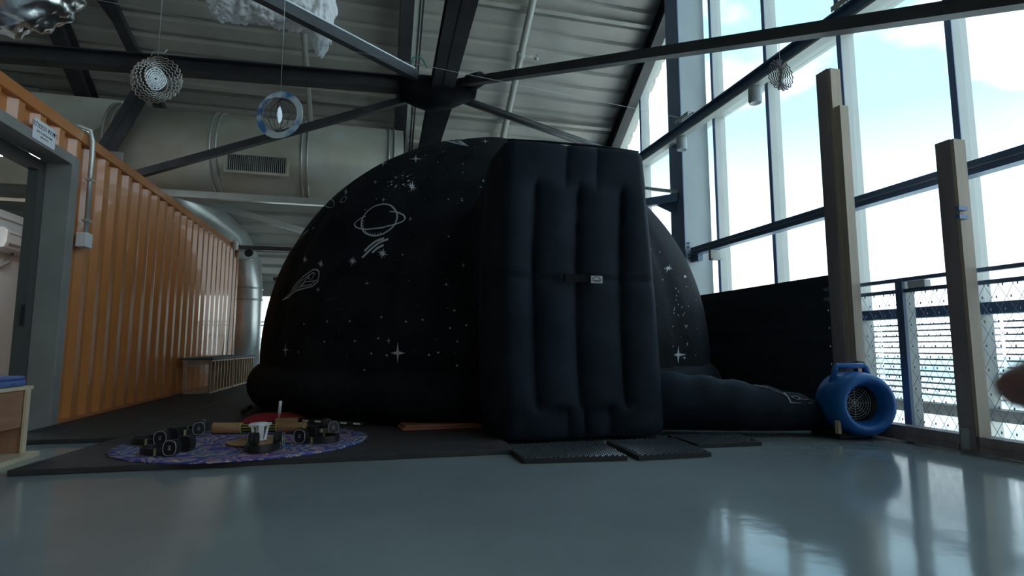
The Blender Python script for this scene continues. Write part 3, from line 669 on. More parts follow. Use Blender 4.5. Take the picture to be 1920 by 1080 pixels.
PR = json.loads(r'''{"star4":[[[-117.8,0.7],[[-116.3,0.7],[-117.6,0.4],[-117.8,-1.1],[-118.0,0.4],[-119.4,0.7],[-118.1,1.0],[-117.9,2.6],[-117.6,1.0]]],[[-146.5,1.2],[[-144.9,1.2],[-146.2,1.0],[-146.3,-0.3],[-146.7,1.0],[-148.2,1.2],[-146.7,1.4],[-146.7,2.7],[-146.3,1.4]]],[[-119.9,2.9],[[-119.5,2.9],[-119.8,2.8],[-119.8,2.2],[-119.9,2.8],[-120.3,2.9],[-119.9,3.0],[-119.9,3.7],[-119.8,3.0]]],[[-126.5,48.0],[[-123.6,47.4],[-125.9,47.5],[-124.9,45.6],[-126.7,47.7],[-129.9,48.7],[-127.3,48.5],[-128.9,51.0],[-126.4,48.3]]],[[-146.7,51.6],[[-140.3,49.5],[-144.3,50.5],[-140.5,47.7],[-146.5,51.2],[-153.6,53.2],[-152.9,54.1],[-152.1,54.4],[-147.0,52.0]]],[[-103.5,57.1],[[-101.7,57.1],[-103.3,56.8],[-103.4,55.0],[-103.8,56.8],[-105.3,57.1],[-103.8,57.4],[-103.7,59.6],[-103.3,57.4]]],[[-59.6,0.2],[[-57.1,0.2],[-59.3,-0.1],[-59.7,-1.7],[-60.0,-0.1],[-61.9,0.2],[-59.9,0.5],[-59.4,2.1],[-59.3,0.5]]],[[-56.6,2.4],[[-55.8,2.4],[-56.5,2.3],[-56.7,1.8],[-56.7,2.3],[-57.3,2.4],[-56.7,2.4],[-56.5,2.9],[-56.5,2.4]]],[[-57.9,-0.5],[[-56.9,-0.5],[-57.7,-0.5],[-57.9,-0.9],[-58.0,-0.5],[-58.8,-0.4],[-58.0,-0.4],[-57.8,-0.0],[-57.7,-0.4]]],[[-119.1,27.4],[[-118.5,27.3],[-119.0,27.3],[-118.9,26.7],[-119.2,27.3],[-119.7,27.4],[-119.2,27.5],[-119.3,28.0],[-119.0,27.4]]],[[-109.4,12.8],[[-109.0,12.8],[-109.4,12.7],[-109.4,12.3],[-109.5,12.7],[-109.9,12.8],[-109.5,12.9],[-109.5,13.3],[-109.4,12.9]]],[[-125.3,13.4],[[-124.7,13.4],[-125.2,13.3],[-125.2,13.0],[-125.3,13.4],[-125.9,13.4],[-125.4,13.5],[-125.3,13.8],[-125.2,13.5]]],[[-137.9,12.9],[[-137.2,12.9],[-137.7,12.8],[-137.7,12.3],[-137.9,12.8],[-138.6,12.9],[-138.0,13.0],[-138.1,13.4],[-137.8,13.0]]],[[-127.8,32.8],[[-127.1,32.7],[-127.6,32.7],[-127.5,32.1],[-127.8,32.7],[-128.5,32.9],[-127.9,32.9],[-128.1,33.5],[-127.7,32.9]]],[[-135.0,39.7],[[-133.8,39.4],[-134.7,39.5],[-134.1,38.5],[-135.0,39.5],[-136.2,39.9],[-135.3,39.9],[-136.1,40.9],[-135.0,39.8]]],[[-106.5,16.4],[[-106.2,16.4],[-106.4,16.3],[-106.5,15.8],[-106.5,16.3],[-106.8,16.4],[-106.5,16.5],[-106.5,17.1],[-106.4,16.5]]],[[-103.3,37.0],[[-102.9,37.0],[-103.2,36.9],[-103.2,36.3],[-103.3,36.9],[-103.7,37.0],[-103.3,37.1],[-103.3,37.7],[-103.2,37.1]]],[[-107.9,31.6],[[-107.4,31.6],[-107.9,31.5],[-107.9,31.2],[-108.0,31.5],[-108.4,31.6],[-108.0,31.6],[-108.0,31.9],[-107.9,31.6]]],[[-118.4,51.5],[[-117.3,51.3],[-118.2,51.3],[-117.9,50.4],[-118.5,51.3],[-119.5,51.7],[-118.6,51.7],[-119.0,52.7],[-118.3,51.6]]]],"star8":[[[-130.0,18.2],[[-128.7,17.9],[-129.6,18.0],[-129.3,17.5],[-129.8,17.9],[-130.0,17.1],[-130.1,18.0],[-130.7,17.8],[-130.4,18.2],[-131.4,18.6],[-130.4,18.4],[-130.8,19.0],[-130.2,18.6],[-130.1,19.3],[-129.9,18.5],[-129.3,18.6],[-129.6,18.2]]],[[-123.3,19.5],[[-122.0,19.1],[-122.9,19.2],[-122.6,18.6],[-123.1,19.1],[-123.3,18.3],[-123.4,19.2],[-124.0,19.0],[-123.6,19.4],[-124.6,19.9],[-123.6,19.7],[-124.0,20.3],[-123.4,19.8],[-123.3,20.7],[-123.1,19.8],[-122.6,19.9],[-122.9,19.5]]],[[-139.4,18.4],[[-138.1,18.0],[-139.0,18.2],[-138.6,17.7],[-139.2,18.1],[-139.2,17.4],[-139.5,18.2],[-140.1,18.1],[-139.8,18.4],[-140.9,18.8],[-139.9,18.6],[-140.3,19.2],[-139.7,18.7],[-139.7,19.4],[-139.3,18.7],[-138.8,18.8],[-139.1,18.4]]],[[-146.5,20.1],[[-144.9,19.7],[-146.0,19.9],[-145.4,19.4],[-146.2,19.8],[-146.1,19.1],[-146.6,19.9],[-147.2,19.8],[-147.0,20.1],[-148.4,20.6],[-147.1,20.3],[-147.7,20.9],[-146.9,20.4],[-147.0,21.1],[-146.5,20.3],[-145.8,20.4],[-146.1,20.1]]],[[-121.6,36.5],[[-120.1,35.9],[-121.1,36.1],[-120.6,35.3],[-121.3,35.9],[-121.3,34.8],[-121.7,36.1],[-122.2,35.9],[-122.0,36.4],[-123.2,37.1],[-122.1,36.8],[-122.7,37.7],[-121.9,37.0],[-122.0,38.2],[-121.5,36.9],[-121.0,37.1],[-121.2,36.5]]],[[-149.6,39.9],[[-145.7,38.6],[-148.1,39.2],[-146.2,38.1],[-148.3,39.1],[-147.1,37.9],[-149.3,39.4],[-150.5,39.5],[-150.6,40.1],[-157.0,42.2],[-151.5,40.6],[-156.0,42.5],[-151.2,40.7],[-154.1,42.5],[-150.0,40.3],[-148.8,40.2],[-148.7,39.7]]],[[-168.2,20.0],[[-163.7,19.4],[-168.3,20.0],[-166.0,19.5],[-168.3,19.9],[-168.4,19.5],[-168.3,19.9],[-168.2,19.7],[-168.2,20.0],[-168.1,20.0],[-168.2,20.1],[-168.1,20.3],[-168.2,20.2],[-168.1,20.6],[-168.2,20.2],[-168.3,20.3],[-168.3,20.1]]],[[-57.8,18.5],[[-56.1,18.5],[-57.5,18.4],[-57.5,18.0],[-57.9,18.3],[-58.9,17.5],[-58.3,18.3],[-59.2,18.0],[-58.3,18.4],[-59.3,18.6],[-58.1,18.7],[-58.0,19.1],[-57.6,18.8],[-56.5,19.6],[-57.3,18.8],[-56.2,19.1],[-57.2,18.7]]],[[-49.9,17.4],[[-48.4,17.4],[-49.6,17.3],[-49.7,17.0],[-50.0,17.2],[-50.9,16.7],[-50.4,17.2],[-51.2,17.0],[-50.4,17.3],[-51.3,17.4],[-50.2,17.5],[-50.1,17.7],[-49.8,17.6],[-48.8,18.0],[-49.4,17.6],[-48.5,17.7],[-49.4,17.5]]]],"lines":[["printed_planet",0.012,0,[[-123.4,29.7],[-122.7,28.9],[-122.3,28.0],[-122.2,27.2],[-122.2,26.3],[-122.5,25.5],[-123.0,24.8],[-123.6,24.3],[-124.4,23.8],[-125.3,23.6],[-126.2,23.5],[-127.2,23.7],[-128.2,24.0],[-129.2,24.5],[-130.0,25.1],[-130.7,25.9],[-131.2,26.7],[-131.6,27.6],[-131.7,28.6],[-131.5,29.4],[-131.1,30.2],[-130.4,30.8],[-129.5,31.3],[-128.5,31.5],[-127.4,31.6],[-126.2,31.4],[-125.1,31.0],[-124.2,30.4],[-123.4,29.7]]],["printed_ring",0.011,0,[[-120.8,28.2],[-120.6,27.9],[-120.5,27.7],[-120.5,27.4],[-120.7,27.1],[-120.9,26.9],[-121.2,26.6],[-121.6,26.4],[-122.1,26.1],[-122.7,25.9],[-123.3,25.7],[-124.0,25.6],[-124.7,25.4],[-125.5,25.3],[-126.3,25.3],[-127.2,25.3],[-128.0,25.3],[-128.8,25.3],[-129.6,25.4],[-130.3,25.5],[-131.1,25.7],[-131.7,25.9],[-132.2,26.1],[-132.7,26.3],[-133.0,26.6],[-133.3,26.9],[-133.4,27.1],[-133.4,27.4],[-133.2,27.7]]],["printed_ring",0.011,0,[[-124.6,29.3],[-123.7,29.2],[-122.9,29.1],[-122.2,28.9],[-121.6,28.7],[-121.1,28.5],[-120.8,28.2]]],["printed_ring",0.011,0,[[-133.2,27.7],[-133.0,27.9],[-132.7,28.1],[-132.4,28.3],[-132.0,28.5],[-131.5,28.6],[-131.0,28.8]]],["printed_shading",0.007,0,[[-124.9,23.8],[-125.1,24.2]]],["printed_shading",0.007,0,[[-125.6,23.7],[-125.7,24.1]]],["printed_shading",0.007,0,[[-126.4,23.7],[-126.4,24.1]]],["printed_shading",0.007,0,[[-127.1,23.7],[-127.0,24.1]]],["printed_shading",0.007,0,[[-127.9,24.0],[-127.7,24.3]]],["printed_shading",0.007,0,[[-128.6,24.3],[-128.4,24.6]]],["printed_shading",0.007,0,[[-129.3,24.7],[-129.0,25.0]]],["printed_shading",0.007,0,[[-129.9,25.2],[-129.5,25.4]]],["printed_shading",0.007,0,[[-130.4,25.7],[-130.0,25.9]]],["printed_shading",0.007,0,[[-130.9,26.4],[-130.4,26.5]]],["printed_shading",0.007,0,[[-131.2,27.0],[-130.7,27.1]]],["printed_shading",0.007,0,[[-131.4,27.7],[-130.9,27.7]]],["printed_meteor_trail",0.018,0,[[-127.8,18.8],[-126.0,20.8],[-124.6,21.9],[-122.8,22.6]]],["printed_meteor_trail",0.018,0,[[-127.7,20.2],[-126.8,21.3],[-125.5,22.3],[-123.8,22.8]]],["printed_meteor_trail",0.018,0,[[-125.7,19.7],[-124.8,20.6],[-123.5,21.3]]],["printed_comet",0.01,0,[[-152.1,11.6],[-149.2,13.1],[-146.8,14.6],[-144.6,16.0],[-141.7,17.3],[-140.5,17.3],[-139.4,16.9],[-138.8,16.0],[-138.7,14.5],[-140.0,13.7],[-145.9,13.1],[-152.1,11.6]]],["printed_comet",0.007,0,[[-148.0,13.0],[-145.0,15.0],[-141.7,16.5]]],["printed_comet",0.007,0,[[-146.6,13.3],[-143.8,14.6],[-142.6,15.8],[-141.5,15.2]]],["printed_comet",0.007,0,[[-144.7,13.5],[-143.0,14.8],[-139.7,14.8]]],["printed_comet",0.007,0,[[-144.4,13.9],[-140.6,14.1],[-139.0,15.0]]],["printed_comet",0.007,0,[[-142.6,15.8],[-141.4,16.7],[-140.4,16.4],[-141.0,15.2]]],["printed_satellite",0.012,0,[[-167.5,23.4],[-167.2,25.8]]],["printed_satellite",0.012,0,[[-159.5,27.6],[-154.1,28.6]]],["printed_satellite",0.011,0,[[-157.1,26.7],[-154.1,28.6]]],["printed_satellite",0.075,0,[[-163.5,25.0],[-160.9,26.0],[-160.2,27.7]]],["printed_satellite",0.02,0,[[-152.0,28.5],[-151.7,29.1]]],["printed_moon",0.008,0,[[-163.4,37.6],[-163.5,37.5],[-163.5,37.5],[-163.6,37.4],[-163.7,37.3],[-163.7,37.2],[-163.8,37.1],[-163.9,36.9],[-163.9,36.8],[-164.0,36.6],[-164.0,36.5],[-164.0,36.4],[-164.0,36.3],[-164.0,36.2],[-164.0,36.2],[-164.0,36.2],[-163.9,36.2],[-163.8,36.3],[-163.8,36.4],[-163.7,36.5],[-163.6,36.7],[-163.6,36.8],[-163.5,37.0],[-163.5,37.1],[-163.4,37.3],[-163.4,37.4],[-163.4,37.5],[-163.4,37.5],[-163.4,37.6]]],["printed_moon",0.008,0,[[-153.9,37.8],[-152.9,37.4],[-152.1,37.0],[-151.4,36.6],[-150.9,36.2],[-150.6,35.9],[-150.5,35.6],[-150.5,35.4],[-150.7,35.2],[-151.1,35.1],[-151.5,35.1],[-152.2,35.1],[-152.9,35.3],[-153.8,35.5],[-154.8,35.9],[-156.0,36.3],[-157.2,36.8],[-158.7,37.4],[-160.6,38.1],[-163.3,39.1],[-163.2,39.3],[-163.1,39.5],[-163.0,39.8],[-162.9,40.0],[-160.5,39.5],[-158.2,39.0],[-156.6,38.6],[-155.2,38.2],[-153.9,37.8]]],["printed_moon",0.008,0,[[-144.1,36.5],[-143.8,36.3],[-143.5,36.1],[-143.2,35.9],[-143.0,35.6],[-142.9,35.4],[-142.9,35.2],[-142.9,35.0],[-143.0,34.9],[-143.2,34.8],[-143.5,34.7],[-143.7,34.7],[-144.1,34.8],[-144.4,34.9],[-144.8,35.0],[-145.1,35.2],[-145.4,35.4],[-145.7,35.7],[-145.9,35.9],[-146.1,36.2],[-146.2,36.4],[-146.2,36.6],[-146.1,36.7],[-145.9,36.8],[-145.6,36.9],[-145.3,36.9],[-144.9,36.8],[-144.5,36.7],[-144.1,36.5]]],["printed_comet",0.01,0,[[-130.1,65.2],[-109.6,53.3],[-119.1,64.1],[-130.1,65.2]]],["printed_comet",0.01,0,[[-128.5,65.7],[-111.5,54.9],[-125.3,66.4],[-128.5,65.7]]],["printed_comet",0.01,0,[[-122.2,61.9],[-120.0,63.9],[-110.8,54.3],[-122.2,61.9]]]],"dots":[[[-128.0,40.0],0.0134],[[-126.1,40.4],0.0121],[[-124.3,39.9],0.0134],[[-128.6,38.6],0.0134],[[-127.9,37.4],0.0121],[[-126.1,36.8],0.0134],[[-124.1,37.0],0.0146],[[-123.2,38.2],0.0134],[[-128.7,37.0],0.0073],[[-128.9,40.6],0.0073],[[-126.4,41.5],0.0073],[[-123.6,40.4],0.0073],[[-125.3,39.3],0.0073],[[-122.2,38.1],0.0061],[[-129.8,38.7],0.0073],[[-123.3,36.4],0.0073],[[-126.1,36.2],0.0073],[[-127.4,41.1],0.0049],[[-123.1,40.9],0.0036],[[-122.1,39.3],0.0049],[[-130.8,42.3],0.0049],[[-128.7,36.0],0.0036],[[-124.6,35.9],0.0049],[[-121.3,38.2],0.0036],[[-121.8,34.8],0.0049],[[-126.1,35.5],0.0036],[[-57.3,14.0],0.008],[[-56.5,13.4],0.008],[[-57.7,12.4],0.008],[[-58.1,11.5],0.008],[[-57.8,10.5],0.008],[[-59.1,9.8],0.008],[[-56.7,10.0],0.008],[[-59.4,9.4],0.008],[[-59.6,8.7],0.008],[[-58.4,8.3],0.008],[[-56.8,8.3],0.008],[[-56.1,8.8],0.008],[[-53.0,10.4],0.008],[[-46.2,12.3],0.008],[[-51.2,14.9],0.008],[[-62.0,1.9],0.008],[[-52.7,0.0],0.008],[[-49.8,5.7],0.008],[[-56.6,6.1],0.008],[[-55.8,6.1],0.008],[[-56.3,5.7],0.008],[[-61.0,5.9],0.008],[[-58.3,22.5],0.008],[[-61.5,15.7],0.008],[[-124.0,49.6],0.008],[[-117.3,45.0],0.008],[[-109.3,43.5],0.008],[[-108.8,40.1],0.008],[[-111.0,31.6],0.008],[[-107.8,31.1],0.008],[[-119.0,19.2],0.008],[[-109.8,22.5],0.008],[[-103.2,37.1],0.008],[[-107.1,52.9],0.008],[[-103.8,35.0],0.008],[[-130.2,33.4],0.008],[[-132.2,30.7],0.008],[[-127.9,6.4],0.009],[[-113.4,6.5],0.009],[[-107.8,8.1],0.009],[[-121.8,3.3],0.009],[[-133.7,2.7],0.009],[[-122.9,0.6],0.009],[[-107.1,-1.4],0.009],[[-107.1,2.7],0.009],[[-105.6,5.5],0.009],[[-141.4,0.8],0.009],[[-140.4,6.2],0.009],[[-116.5,6.2],0.009],[[-108.4,5.0],0.009],[[-126.4,2.8],0.009],[[-110.4,0.8],0.009],[[-112.0,0.4],0.009],[[-120.1,0.3],0.009],[[-133.6,6.5],0.009],[[-121.5,7.1],0.009],[[-124.2,-2.3],0.009]]}''')
def ribbon(name, width, pts):
    P = [dome_p(a, e, 0.006) for a, e in pts]; vs = []; n = len(P)
    closed = (P[0]-P[-1]).length < 0.004
    for i, p in enumerate(P):
        nrm = (p-DC).normalized(); d = P[min(i+1,n-1)]-P[max(i-1,0)]
        if closed and i in (0, n-1): d = P[1]-P[n-2]
        s = nrm.cross(d.normalized()); vs += [p-s*width/2, p+s*width/2]
    return MB().add(vs, [(2*i,2*i+2,2*i+3,2*i+1) for i in range(n-1)])
for kind in ('star4','star8'):
    for c, pts in PR[kind]:
        P = [dome_p(c[0],c[1],0.007)]+[dome_p(a,e,0.007) for a,e in pts]; n = len(pts)
        MB().add(P, [(0,1+i,1+(i+1)%n) for i in range(n)]).build('printed_star','print_white',dm)
def sub(pts, k=4):                        # keep ribbons on the curved skin
    out_ = []
    for (a,e),(c,f) in zip(pts, pts[1:]):
        for i in range(k): out_.append((a+(c-a)*i/k, e+(f-e)*i/k))
    return out_+[tuple(pts[-1])]
for nm, wd, _c, pts in PR['lines']: ribbon(nm, wd*1.35, sub(pts, 3)).build(nm,'print_white',dm)
def dot(mb, az, el, r):
    c = dome_p(az, el, 0.006); nrm = (c-DC).normalized(); a = nrm.cross(Vector((0,0,1))).normalized(); b = nrm.cross(a)
    mb.add([c+(a*math.cos(R(60*k))+b*math.sin(R(60*k)))*r for k in range(6)], [tuple(range(6))])
for (az, el), r in PR['dots']:
    mb = MB(); dot(mb, az, el, r*1.1); mb.build('printed_dot','print_white',dm)
mb = MB()
for k in range(700):
    az = random.uniform(150,380); el = math.degrees(math.asin(random.uniform(0.0,0.99)))
    dot(mb, az, el, random.choice((0.0018,0.0022,0.003,0.004)))
o = mb.build('printed_star_dust','print_white',dm); o['kind'] = 'stuff'

# ================================================================== ENTRANCE
en = empty('inflatable_entrance',(1.6,4.4,0.035),0,'tall black inflatable entrance block with vertical air chambers in front of the dome','inflatable')
def lobes(x, bounds, depth):
    for a, b in zip(bounds, bounds[1:]):
        if a <= x <= b:
            u = (x-a)/(b-a); return depth*min(1.0,(b-a)/0.28)*(max(0.0, 1-(2*u-1)**2))**0.5
    return 0.0
HZ = 2.36; rows = 90; nf, ns, nb = 90, 36, 24
vs = []; fs = []
zs = [0.036+(HZ-0.036)*i/rows for i in range(rows+1)]
for iz, z in enumerate(zs):
    v = z/HZ
    x0 = 0.93+0.03*v - 0.05*math.sin(PI*v); x1 = 2.275-0.115*v+0.02*math.sin(PI*v)
    yf = 4.04+0.05*v
    endr = 0.0
    if v > 0.975: endr = 1-math.sqrt(max(0, 1-((v-0.975)/0.025)**2))
    if v < 0.05: endr = 1-math.sqrt(max(0, 1-((0.05-v)/0.05)**2))
    ins = 0.07*endr
    yb = 5.15
    main = [x0, x0+0.28, x0+0.635, x0+1.01+0.0*v, x1]
    topb = [x0, x0+0.52, x0+0.78, x1]; botb = [x0, x0+0.52, x0+0.66, x0+0.86, x1]
    wt = smooth01(1.93,2.06,z); wb_ = 1-smooth01(0.22,0.29,z); wm = max(0, 1-wt-wb_)
    pinch = 1-0.35*math.exp(-((z-1.24)/0.018)**2)
    loop_ = []
    for i in range(nf+1):
        u = i/nf; x = x0+(x1-x0)*u
        d = (wm*lobes(x,main,0.085)+wt*(0.035+lobes(x,topb,0.035))+wb_*(0.02+lobes(x,botb,0.055)))*pinch
        edge = 0.10*(1-min(1,u/0.06)**0.5) + 0.10*(1-min(1,(1-u)/0.06)**0.5)
        loop_.append((x0+ins+(x1-x0-2*ins)*u, yf-d+edge*0.6+ins, z))
    # right side, back, left side; the top slopes down toward the dome
    for i in range(1, ns):
        u = i/ns; y = yf+0.06+(yb-yf-0.06)*u
        loop_.append((x1-ins+0.05*abs(math.sin(PI*2*u))*pinch, y, z-(0.36*u*v**3)))
    for i in range(nb+1):
        u = i/nb; loop_.append((x1-ins-(x1-x0-2*ins)*u, yb, z-0.36*v**3))
    for i in range(1, ns):
        u = 1-i/ns; y = yf+0.06+(yb-yf-0.06)*u
        loop_.append((x0+ins-(0.05*abs(math.sin(PI*2*u))+0.03*u)*pinch, y, z-(0.36*u*v**3)))
    vs += loop_; nl = len(loop_)
for iz in range(rows):
    for j in range(nl): fs.append((iz*nl+j, iz*nl+(j+1)%nl, (iz+1)*nl+(j+1)%nl, (iz+1)*nl+j))
fs.append(tuple(reversed(range(nl)))); fs.append(tuple(rows*nl+j for j in range(nl)))
MB().add(vs, fs, None, True).build('air_chambers','fabric_navy',en)
MB().tube([(0.99,4.10,HZ-0.005),(1.3,4.075,HZ),(1.8,4.07,HZ),(2.13,4.10,HZ-0.005)],0.010,6).build('top_piping','fabric_black',en)
st = empty('entrance_strap',(1.5,3.9,1.24),0,'dark strap with a small silver tag across the entrance front','strap')
MB().box(1.36,1.40,3.925,3.935,1.205,1.275).box(1.40,1.56,3.915,3.93,1.21,1.27).box(1.56,1.66,3.915,3.935,1.212,1.262).build('webbing','fabric_black',st)
tg = MB().box(1.605,1.70,3.905,3.913,1.205,1.262).build('tag','grey_trim',st)
def tri(pts, y=3.9045): return MB().add([(x,y,z) for x,z in pts]+[(x,y-0.001,z) for x,z in pts], [tuple(range(len(pts))), tuple(reversed([len(pts)+i for i in range(len(pts))]))])
arch = MB()
for k in range(9):
    a0, a1 = PI*k/9, PI*(k+1)/9
    cx, cz = 1.650, 1.232
    arch.add([(cx+r_*math.cos(a),3.904,cz+r_*0.75*math.sin(a)) for r_,a in ((0.034,a0),(0.034,a1),(0.026,a1),(0.026,a0))],[(0,1,2,3)])
arch.add([(1.615,3.904,1.229),(1.69,3.904,1.229),(1.69,3.904,1.222),(1.615,3.904,1.222)],[(0,1,2,3)])
arch.add([(1.625,3.904,1.218),(1.68,3.904,1.218),(1.68,3.904,1.212),(1.625,3.904,1.212)],[(0,1,2,3)])
arch.build('emblem','black_plastic',tg)

# ================================================================== AIR HOSE AND BLOWER
hs = empty('air_hose',(2.9,4.1,0.02),0,'thick black inflated fabric hose from the entrance to the blue blower','hose')
pts = []; rads = []
for k in range(25):
    u = k/24; pts.append((2.15+1.52*u, 4.36-0.50*u-0.06*math.sin(PI*u), 0)); 
    r_ = 0.245-0.02*u-0.115*u**2 + 0.006*math.sin(u*40); rads.append(max(0.11, r_))
pts = [(x,y,max(0.036,0)+r_*0.97) for (x,y,_),r_ in zip(pts,rads)]
MB().tube(pts, rads, 28).build('sleeve','fabric_navy',hs)
MB().tube([(3.60,3.89,0.145),(3.69,3.855,0.145)],[0.128,0.135],24).build('cuff','fabric_black',hs)
def on_hose(u, ang):
    i = min(23, int(u*24)); f = u*24-i; c = Vector(pts[i]).lerp(Vector(pts[i+1]), f); r_ = rads[i]*(1-f)+rads[i+1]*f+0.004
    d = (Vector(pts[i+1])-Vector(pts[i])).normalized(); s = d.cross(Vector((0,0,1))).normalized(); n_ = s.cross(d)
    return c+(s*math.cos(R(ang))+n_*math.sin(R(ang)))*r_
def hose_line(seq, wd):
    P = [on_hose(u,a) for u,a in seq]; mb = MB()
    for a,b in zip(P,P[1:]): mb.bar(a,b,wd,0.003)
    mb.build('printed_logo','print_white',hs)
hose_line([(0.60,80),(0.66,62),(0.70,52),(0.735,47)],0.012); hose_line([(0.72,62),(0.735,47),(0.745,30),(0.86,40)],0.008)
hose_line([(0.77,52),(0.785,44),(0.80,42),(0.81,48),(0.795,55),(0.77,52)],0.006); hose_line([(0.80,44),(0.84,48)],0.006)

bl = empty('air_blower',(3.68,3.62,0),0,'round blue plastic air blower with top handle by the window','blower')
FR = Matrix.Translation((3.73,3.55,0.272)) @ Matrix.Rotation(R(-12),4,'Z') @ Matrix.Rotation(R(90),4,'X')   # local +z points out of the mouth
prof = [(0.0,-0.36),(0.14,-0.36),(0.20,-0.33),(0.238,-0.26),(0.25,-0.16),(0.25,-0.06),(0.242,0.0),(0.225,0.035),(0.20,0.05),(0.175,0.04),(0.155,0.01),(0.142,-0.04),(0.138,-0.10),(0.138,-0.20),(0.0,-0.20)]
MB().lathe(prof,48,FR).build('housing','blue_plastic',bl)
MB().lathe([(0,-0.195),(0.137,-0.195),(0.137,-0.06),(0.1365,-0.06),(0.1365,-0.19),(0,-0.19)],40,FR).build('dark_mouth','black_plastic',bl)
for rr in (0.03,0.05,0.07,0.09,0.11,0.128):
    MB().lathe([(rr-0.0025,-0.125),(rr+0.0025,-0.125),(rr+0.0025,-0.12),(rr-0.0025,-0.12)],36,FR,True,True).build('grille_ring','galv',bl)
for k in range(4):
    a = PI*k/4; MB().bar(FR@Vector((0.13*math.cos(a),0.13*math.sin(a),-0.125)),FR@Vector((-0.13*math.cos(a),-0.13*math.sin(a),-0.125)),0.004,0.004).build('grille_spoke','galv',bl)
MB().tube([FR@Vector(q) for q in ((-0.17,0.16,-0.14),(-0.13,0.285,-0.14),(-0.115,0.295,-0.14),(0.10,0.295,-0.14),(0.115,0.285,-0.14),(0.15,0.17,-0.14))],[0.024,0.022,0.022,0.022,0.022,0.024],8).build('handle','blue_plastic',bl)
MB().box(3.54,3.86,3.62,3.92,0.0,0.05).build('foot','black_plastic',bl,0.01)
MB().box(3.84,3.92,3.70,3.84,0.38,0.48).build('switch_box','blue_plastic',bl,0.01)
MB().tube([(3.84,3.72,0.44),(3.84,3.72,0.575),(3.85,3.72,0.59),(3.91,3.72,0.59),(3.92,3.72,0.575),(3.92,3.72,0.40)],0.015,8).build('pull_handle','black_plastic',bl)
MB().tube([(3.93,3.52,0.03),(3.99,3.45,0.012),(4.0,3.40,0.01)],0.008,6).build('power_cord','black_plastic',bl)
MB().box(3.51,3.54,3.60,3.63,0.05,0.15).build('paper_label','ply_edge',bl)
# ================================================================== THINGS ON THE FLOOR
ZM = 0.036
tp = MB(); n = 120; vs = [(0,0,0.004)]
for ring, f in ((1,0.5),(2,0.9),(3,1.0)):
    for k in range(n):
        a = 2*PI*k/n; sc = 1+0.012*math.sin(a*38)+0.02*noise.noise(Vector((math.cos(a)*2,math.sin(a)*2,0)))
        if ring < 3: sc = 1
        z = 0.004 if ring < 3 else 0.004+0.006*(0.5+0.5*math.sin(a*38+1))
        vs.append((0.83*f*sc*math.cos(a), 0.74*f*sc*math.sin(a), z))
fs = [(0,1+k,1+(k+1)%n) for k in range(n)]
for r_ in range(2): fs += [(1+r_*n+k,1+(r_+1)*n+k,1+(r_+1)*n+(k+1)%n,1+r_*n+(k+1)%n) for k in range(n)]
top = len(vs); vs2 = vs+[(x,y,0.0005) for x,y,z in vs[1+2*n:1+3*n]]
fs += [(1+2*n+k, top+k, top+(k+1)%n, 1+2*n+(k+1)%n) for k in range(n)]+[tuple(top+k for k in reversed(range(n)))]
o = MB().add(vs2, fs, None, True).build('round_cloth','tapestry'); o.location = (-0.86,4.40,ZM); tag(o,'round blue and purple patterned cloth with ruffled edge on the mat','cloth')

